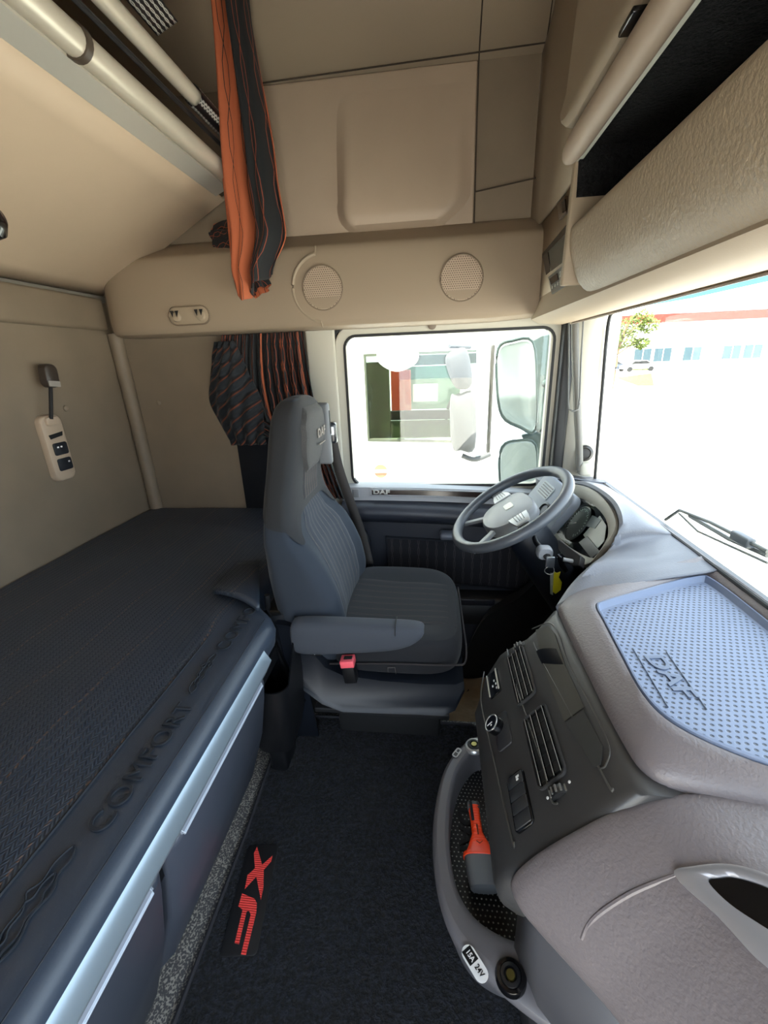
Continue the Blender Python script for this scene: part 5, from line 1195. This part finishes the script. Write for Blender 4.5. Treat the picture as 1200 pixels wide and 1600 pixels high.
loft(b, [[c + (p - c) * .8 + V((0, -.06, 0)) for p in P], P, [p + V((0, .12, 0)) for p in P]], True, True); obj('mirror_head', b, TWH, nr)
b = BM(); tube(b, [at(620, 550, Y=3.25), at(620, 520, Y=3.4)], .02, 8); obj('mirror_arm', b, TWH, nr)
pb = at(595, 736, Y=TY - .01); b = BM(); lathe(b, pb, (0, -1, 0), [(.055, 0), (.055, .008)], 28); em = obj('round_emblem', b, mat('brown emblem', (150, 110, 84), .5), nt_)
b = BM(); box(b, pb + V((-.055, -.014, -.012)), pb + V((.055, -.009, .012))); obj('emblem_band', b, WHITE, em)
b = BM(); box(b, (-1.9, 3.42, -1.6), (-1.8, 3.5, -1.0)); b.free()
# distant building with red band
bl = thing('distant_building', 'long pale building with an orange red roof band across the yard', 'building', (40, 62, GZ))
b = BM(); box(b, (8, 74, GZ), (90, 88, 4.9)); obj('wall', b, mat('pale facade', (228, 222, 214), .8), bl)
b = BM(); box(b, (7.9, 73.8, 4.9), (90.1, 88, 6.1)); lab(obj('roof_band', b, mat('orange red band', (150, 34, 16), .6), bl), 'orange red roof band')
for k in range(8):
    x = 25 + k * 4.2 + (1.3 if k % 3 == 1 else 0); b = BM(); box(b, (x, 73.9, -.6), (x + 2.4, 74.0, 1.3)); w = obj('window', b, mat('dark window', (52, 72, 80), .2), bl)
    b = BM(); box(b, (x + 1.15, 73.85, -.6), (x + 1.25, 73.9, 1.3)); obj('mullion', b, WHITE, w)
b2_ = thing('distant_house', 'white office building seen through the hazy windscreen', 'building', (44, 44, GZ))
b = BM(); box(b, (36, 30, GZ), (60, 52, 7)); obj('wall', b, mat('white facade', (235, 235, 232), .8), b2_)
for k in range(4):
    b = BM(); y = 32 + 5 * k; box(b, (35.9, y, 2.2), (36, y + 2.2, 4.6)); obj('window', b, mat('pale window', (170, 185, 190), .3), b2_)
# tree
tr = thing('small_tree', 'small tree with yellow green crown standing across the yard', 'tree', (13.8, 35.0, GZ))
tb = at(958, 584, Y=36); sc0 = 36
b = BM(); tc_ = V((tb.x, 36, 0)); tube(b, smoothpts([(tb.x, 36, GZ), (tb.x + .1, 36, .0), (tb.x + .15, 36, 1.2), (tb.x + .6, 36, 3.0)], 5), .12, 10, rfun=lambda t: .15 - .09 * t)
for k in range(7):
    a = 2 * PI * k / 7; tube(b, [(tb.x + .15, 36, .9 + .15 * k), (tb.x + .3 + 1.3 * math.cos(a), 36 + 1.3 * math.sin(a), 2.0 + .18 * k)], .045, 6)
obj('trunk', b, mat('tree bark', (120, 96, 70), .9), tr)
b = BM(); rnd = random.Random(3)
for k in range(2600):
    cl = rnd.choice([(-1.6, .9, .7), (-.8, 1.7, .9), (.3, 2.4, .95), (1.1, 3.0, .8), (1.7, 2.4, .8), (.2, 1.5, 1.0), (-2.0, .4, .5), (1.4, 1.2, .6)])
    a, e = rnd.uniform(0, 2 * PI), rnd.uniform(-1, 1); rr = cl[2] * rnd.uniform(.5, 1.0); c_ = math.sqrt(1 - e * e)
    c = V((tb.x + .3 + cl[0] + rr * math.cos(a) * c_, 36 + rr * math.sin(a) * c_, .4 + cl[1] + rr * .7 * e)); u_ = V((rnd.uniform(-1, 1), rnd.uniform(-1, 1), rnd.uniform(-1, 1))).normalized() * .11; w_ = u_.orthogonal().normalized() * .07
    b.faces.new([b.verts.new(c + q) for q in (u_, w_, -u_, -w_)])
obj('foliage', b, mat('yellow green leaves', (84, 98, 26), .7), tr, smooth=False)
# lawn strip
b = BM(); q = [at(x, y, Z=GZ + .03) for x, y in ((962, 590), (1018, 583), (1022, 602), (996, 602))]; prism(b, q, (0, 0, -.04)); o = obj('lawn', b, mat('dry green grass', (104, 118, 34), .95, bump=1, scale=4, dist=.1)); o['kind'] = 'stuff'; tag(o, 'strip of yellow green grass beside the yard road', 'grass')
b = BM()
for k in range(60):
    c = at(rnd.uniform(985, 1017), 578, Z=GZ + .0); c += V((0, 0, rnd.uniform(.1, .75))); r_ = rnd.uniform(.3, .5)
    bmesh.ops.create_icosphere(b, subdivisions=2, radius=r_, matrix=Matrix.Translation(c))
for v in b.verts: v.co += V((pnoise(*(v.co * 3)), pnoise(*(v.co * 3 + V((9, 0, 0)))), pnoise(*(v.co * 3 + V((0, 9, 0)))))) * .18; v.co.z = max(v.co.z, GZ)
tag(obj('hedge_shrub', b, mat('shrub leaves', (88, 104, 36), .9, bump=1, scale=6, dist=.1)), 'low yellow green shrub hedge in front of the far building', 'shrub')
def car(px, py, colr, label):
    p = at(px, py, Z=GZ); t = thing('parked_car', label, 'car', p, 'cars parked across the yard')
    m0 = Matrix.Translation(p)
    b = BM(); P = [(-2.1, .35), (-2.15, .75), (-1.5, .95), (-.9, 1.42), (.7, 1.45), (1.5, 1.0), (2.1, .85), (2.15, .35)]
    prism(b, [m0 @ V((x, 0, z)) for x, z in P], (0, 1.7, 0)); obj('body', b, mat('car paint ' + str(colr), colr, .3), t, bevel=.08)
    b = BM(); prism(b, [m0 @ V(p_) for p_ in ((-1.35, -.02, .98), (-.85, -.02, 1.36), (.65, -.02, 1.38), (1.3, -.02, 1.0))], (0, 1.74, 0)); obj('glass', b, GLOSSB, t, smooth=False)
    for x in (-1.35, 1.35):
        b = BM(); cyl(b, m0 @ V((x, -.05, .33)), (0, 1, 0), .33, .2, 24); obj('wheel', b, RUBB, t)
car(955, 581, (70, 80, 95), 'dark blue car parked at the far left of the windscreen view')
car(1000, 580.5, (225, 225, 225), 'white car parked behind the shrub hedge')
# wipers outside the windscreen
wi = thing('windscreen_wiper', 'black windscreen wiper resting outside below the glass', 'wiper', (.72, 1.2, .55))
b = BM(); tube(b, [at(1040, 812, X=.70), at(1062, 797, X=.70), at(1110, 816, X=.70), at(1200, 862, X=.70)], .005, 8); tube(b, [at(1062, 797, X=.69) + V((.0, 0, -.01)), at(1090, 830, X=.69), at(1200, 880, X=.69)], .003, 6); obj('arm', b, mat('dark wiper metal', (90, 90, 84), .4), wi)
b = BM(); tube(b, [at(1078, 806, X=.71), at(1140, 842, X=.71), at(1200, 868, X=.71)], .006, 6); b2 = obj('blade', b, mat('dark wiper metal', (90, 90, 84), .4), wi)
b = BM(); box(b, at(1160, 843, X=.70) + V((-.01, -.03, -.01)), at(1160, 843, X=.70) + V((.01, .03, .012)), .004); obj('joint', b, MIDG, wi)
# black cowl line between dash and glass
b = BM(); tube(b, [(.630, YR, .652), (.630, 1.66, .652)], .006, 8); struct('trim_15', b, RUBB)
# cab front panel outside, white
b = BM(); box(b, (.72, YR - .1, -1.0), (.80, 1.8, .50), .03); struct('trim_16', b, TWH)
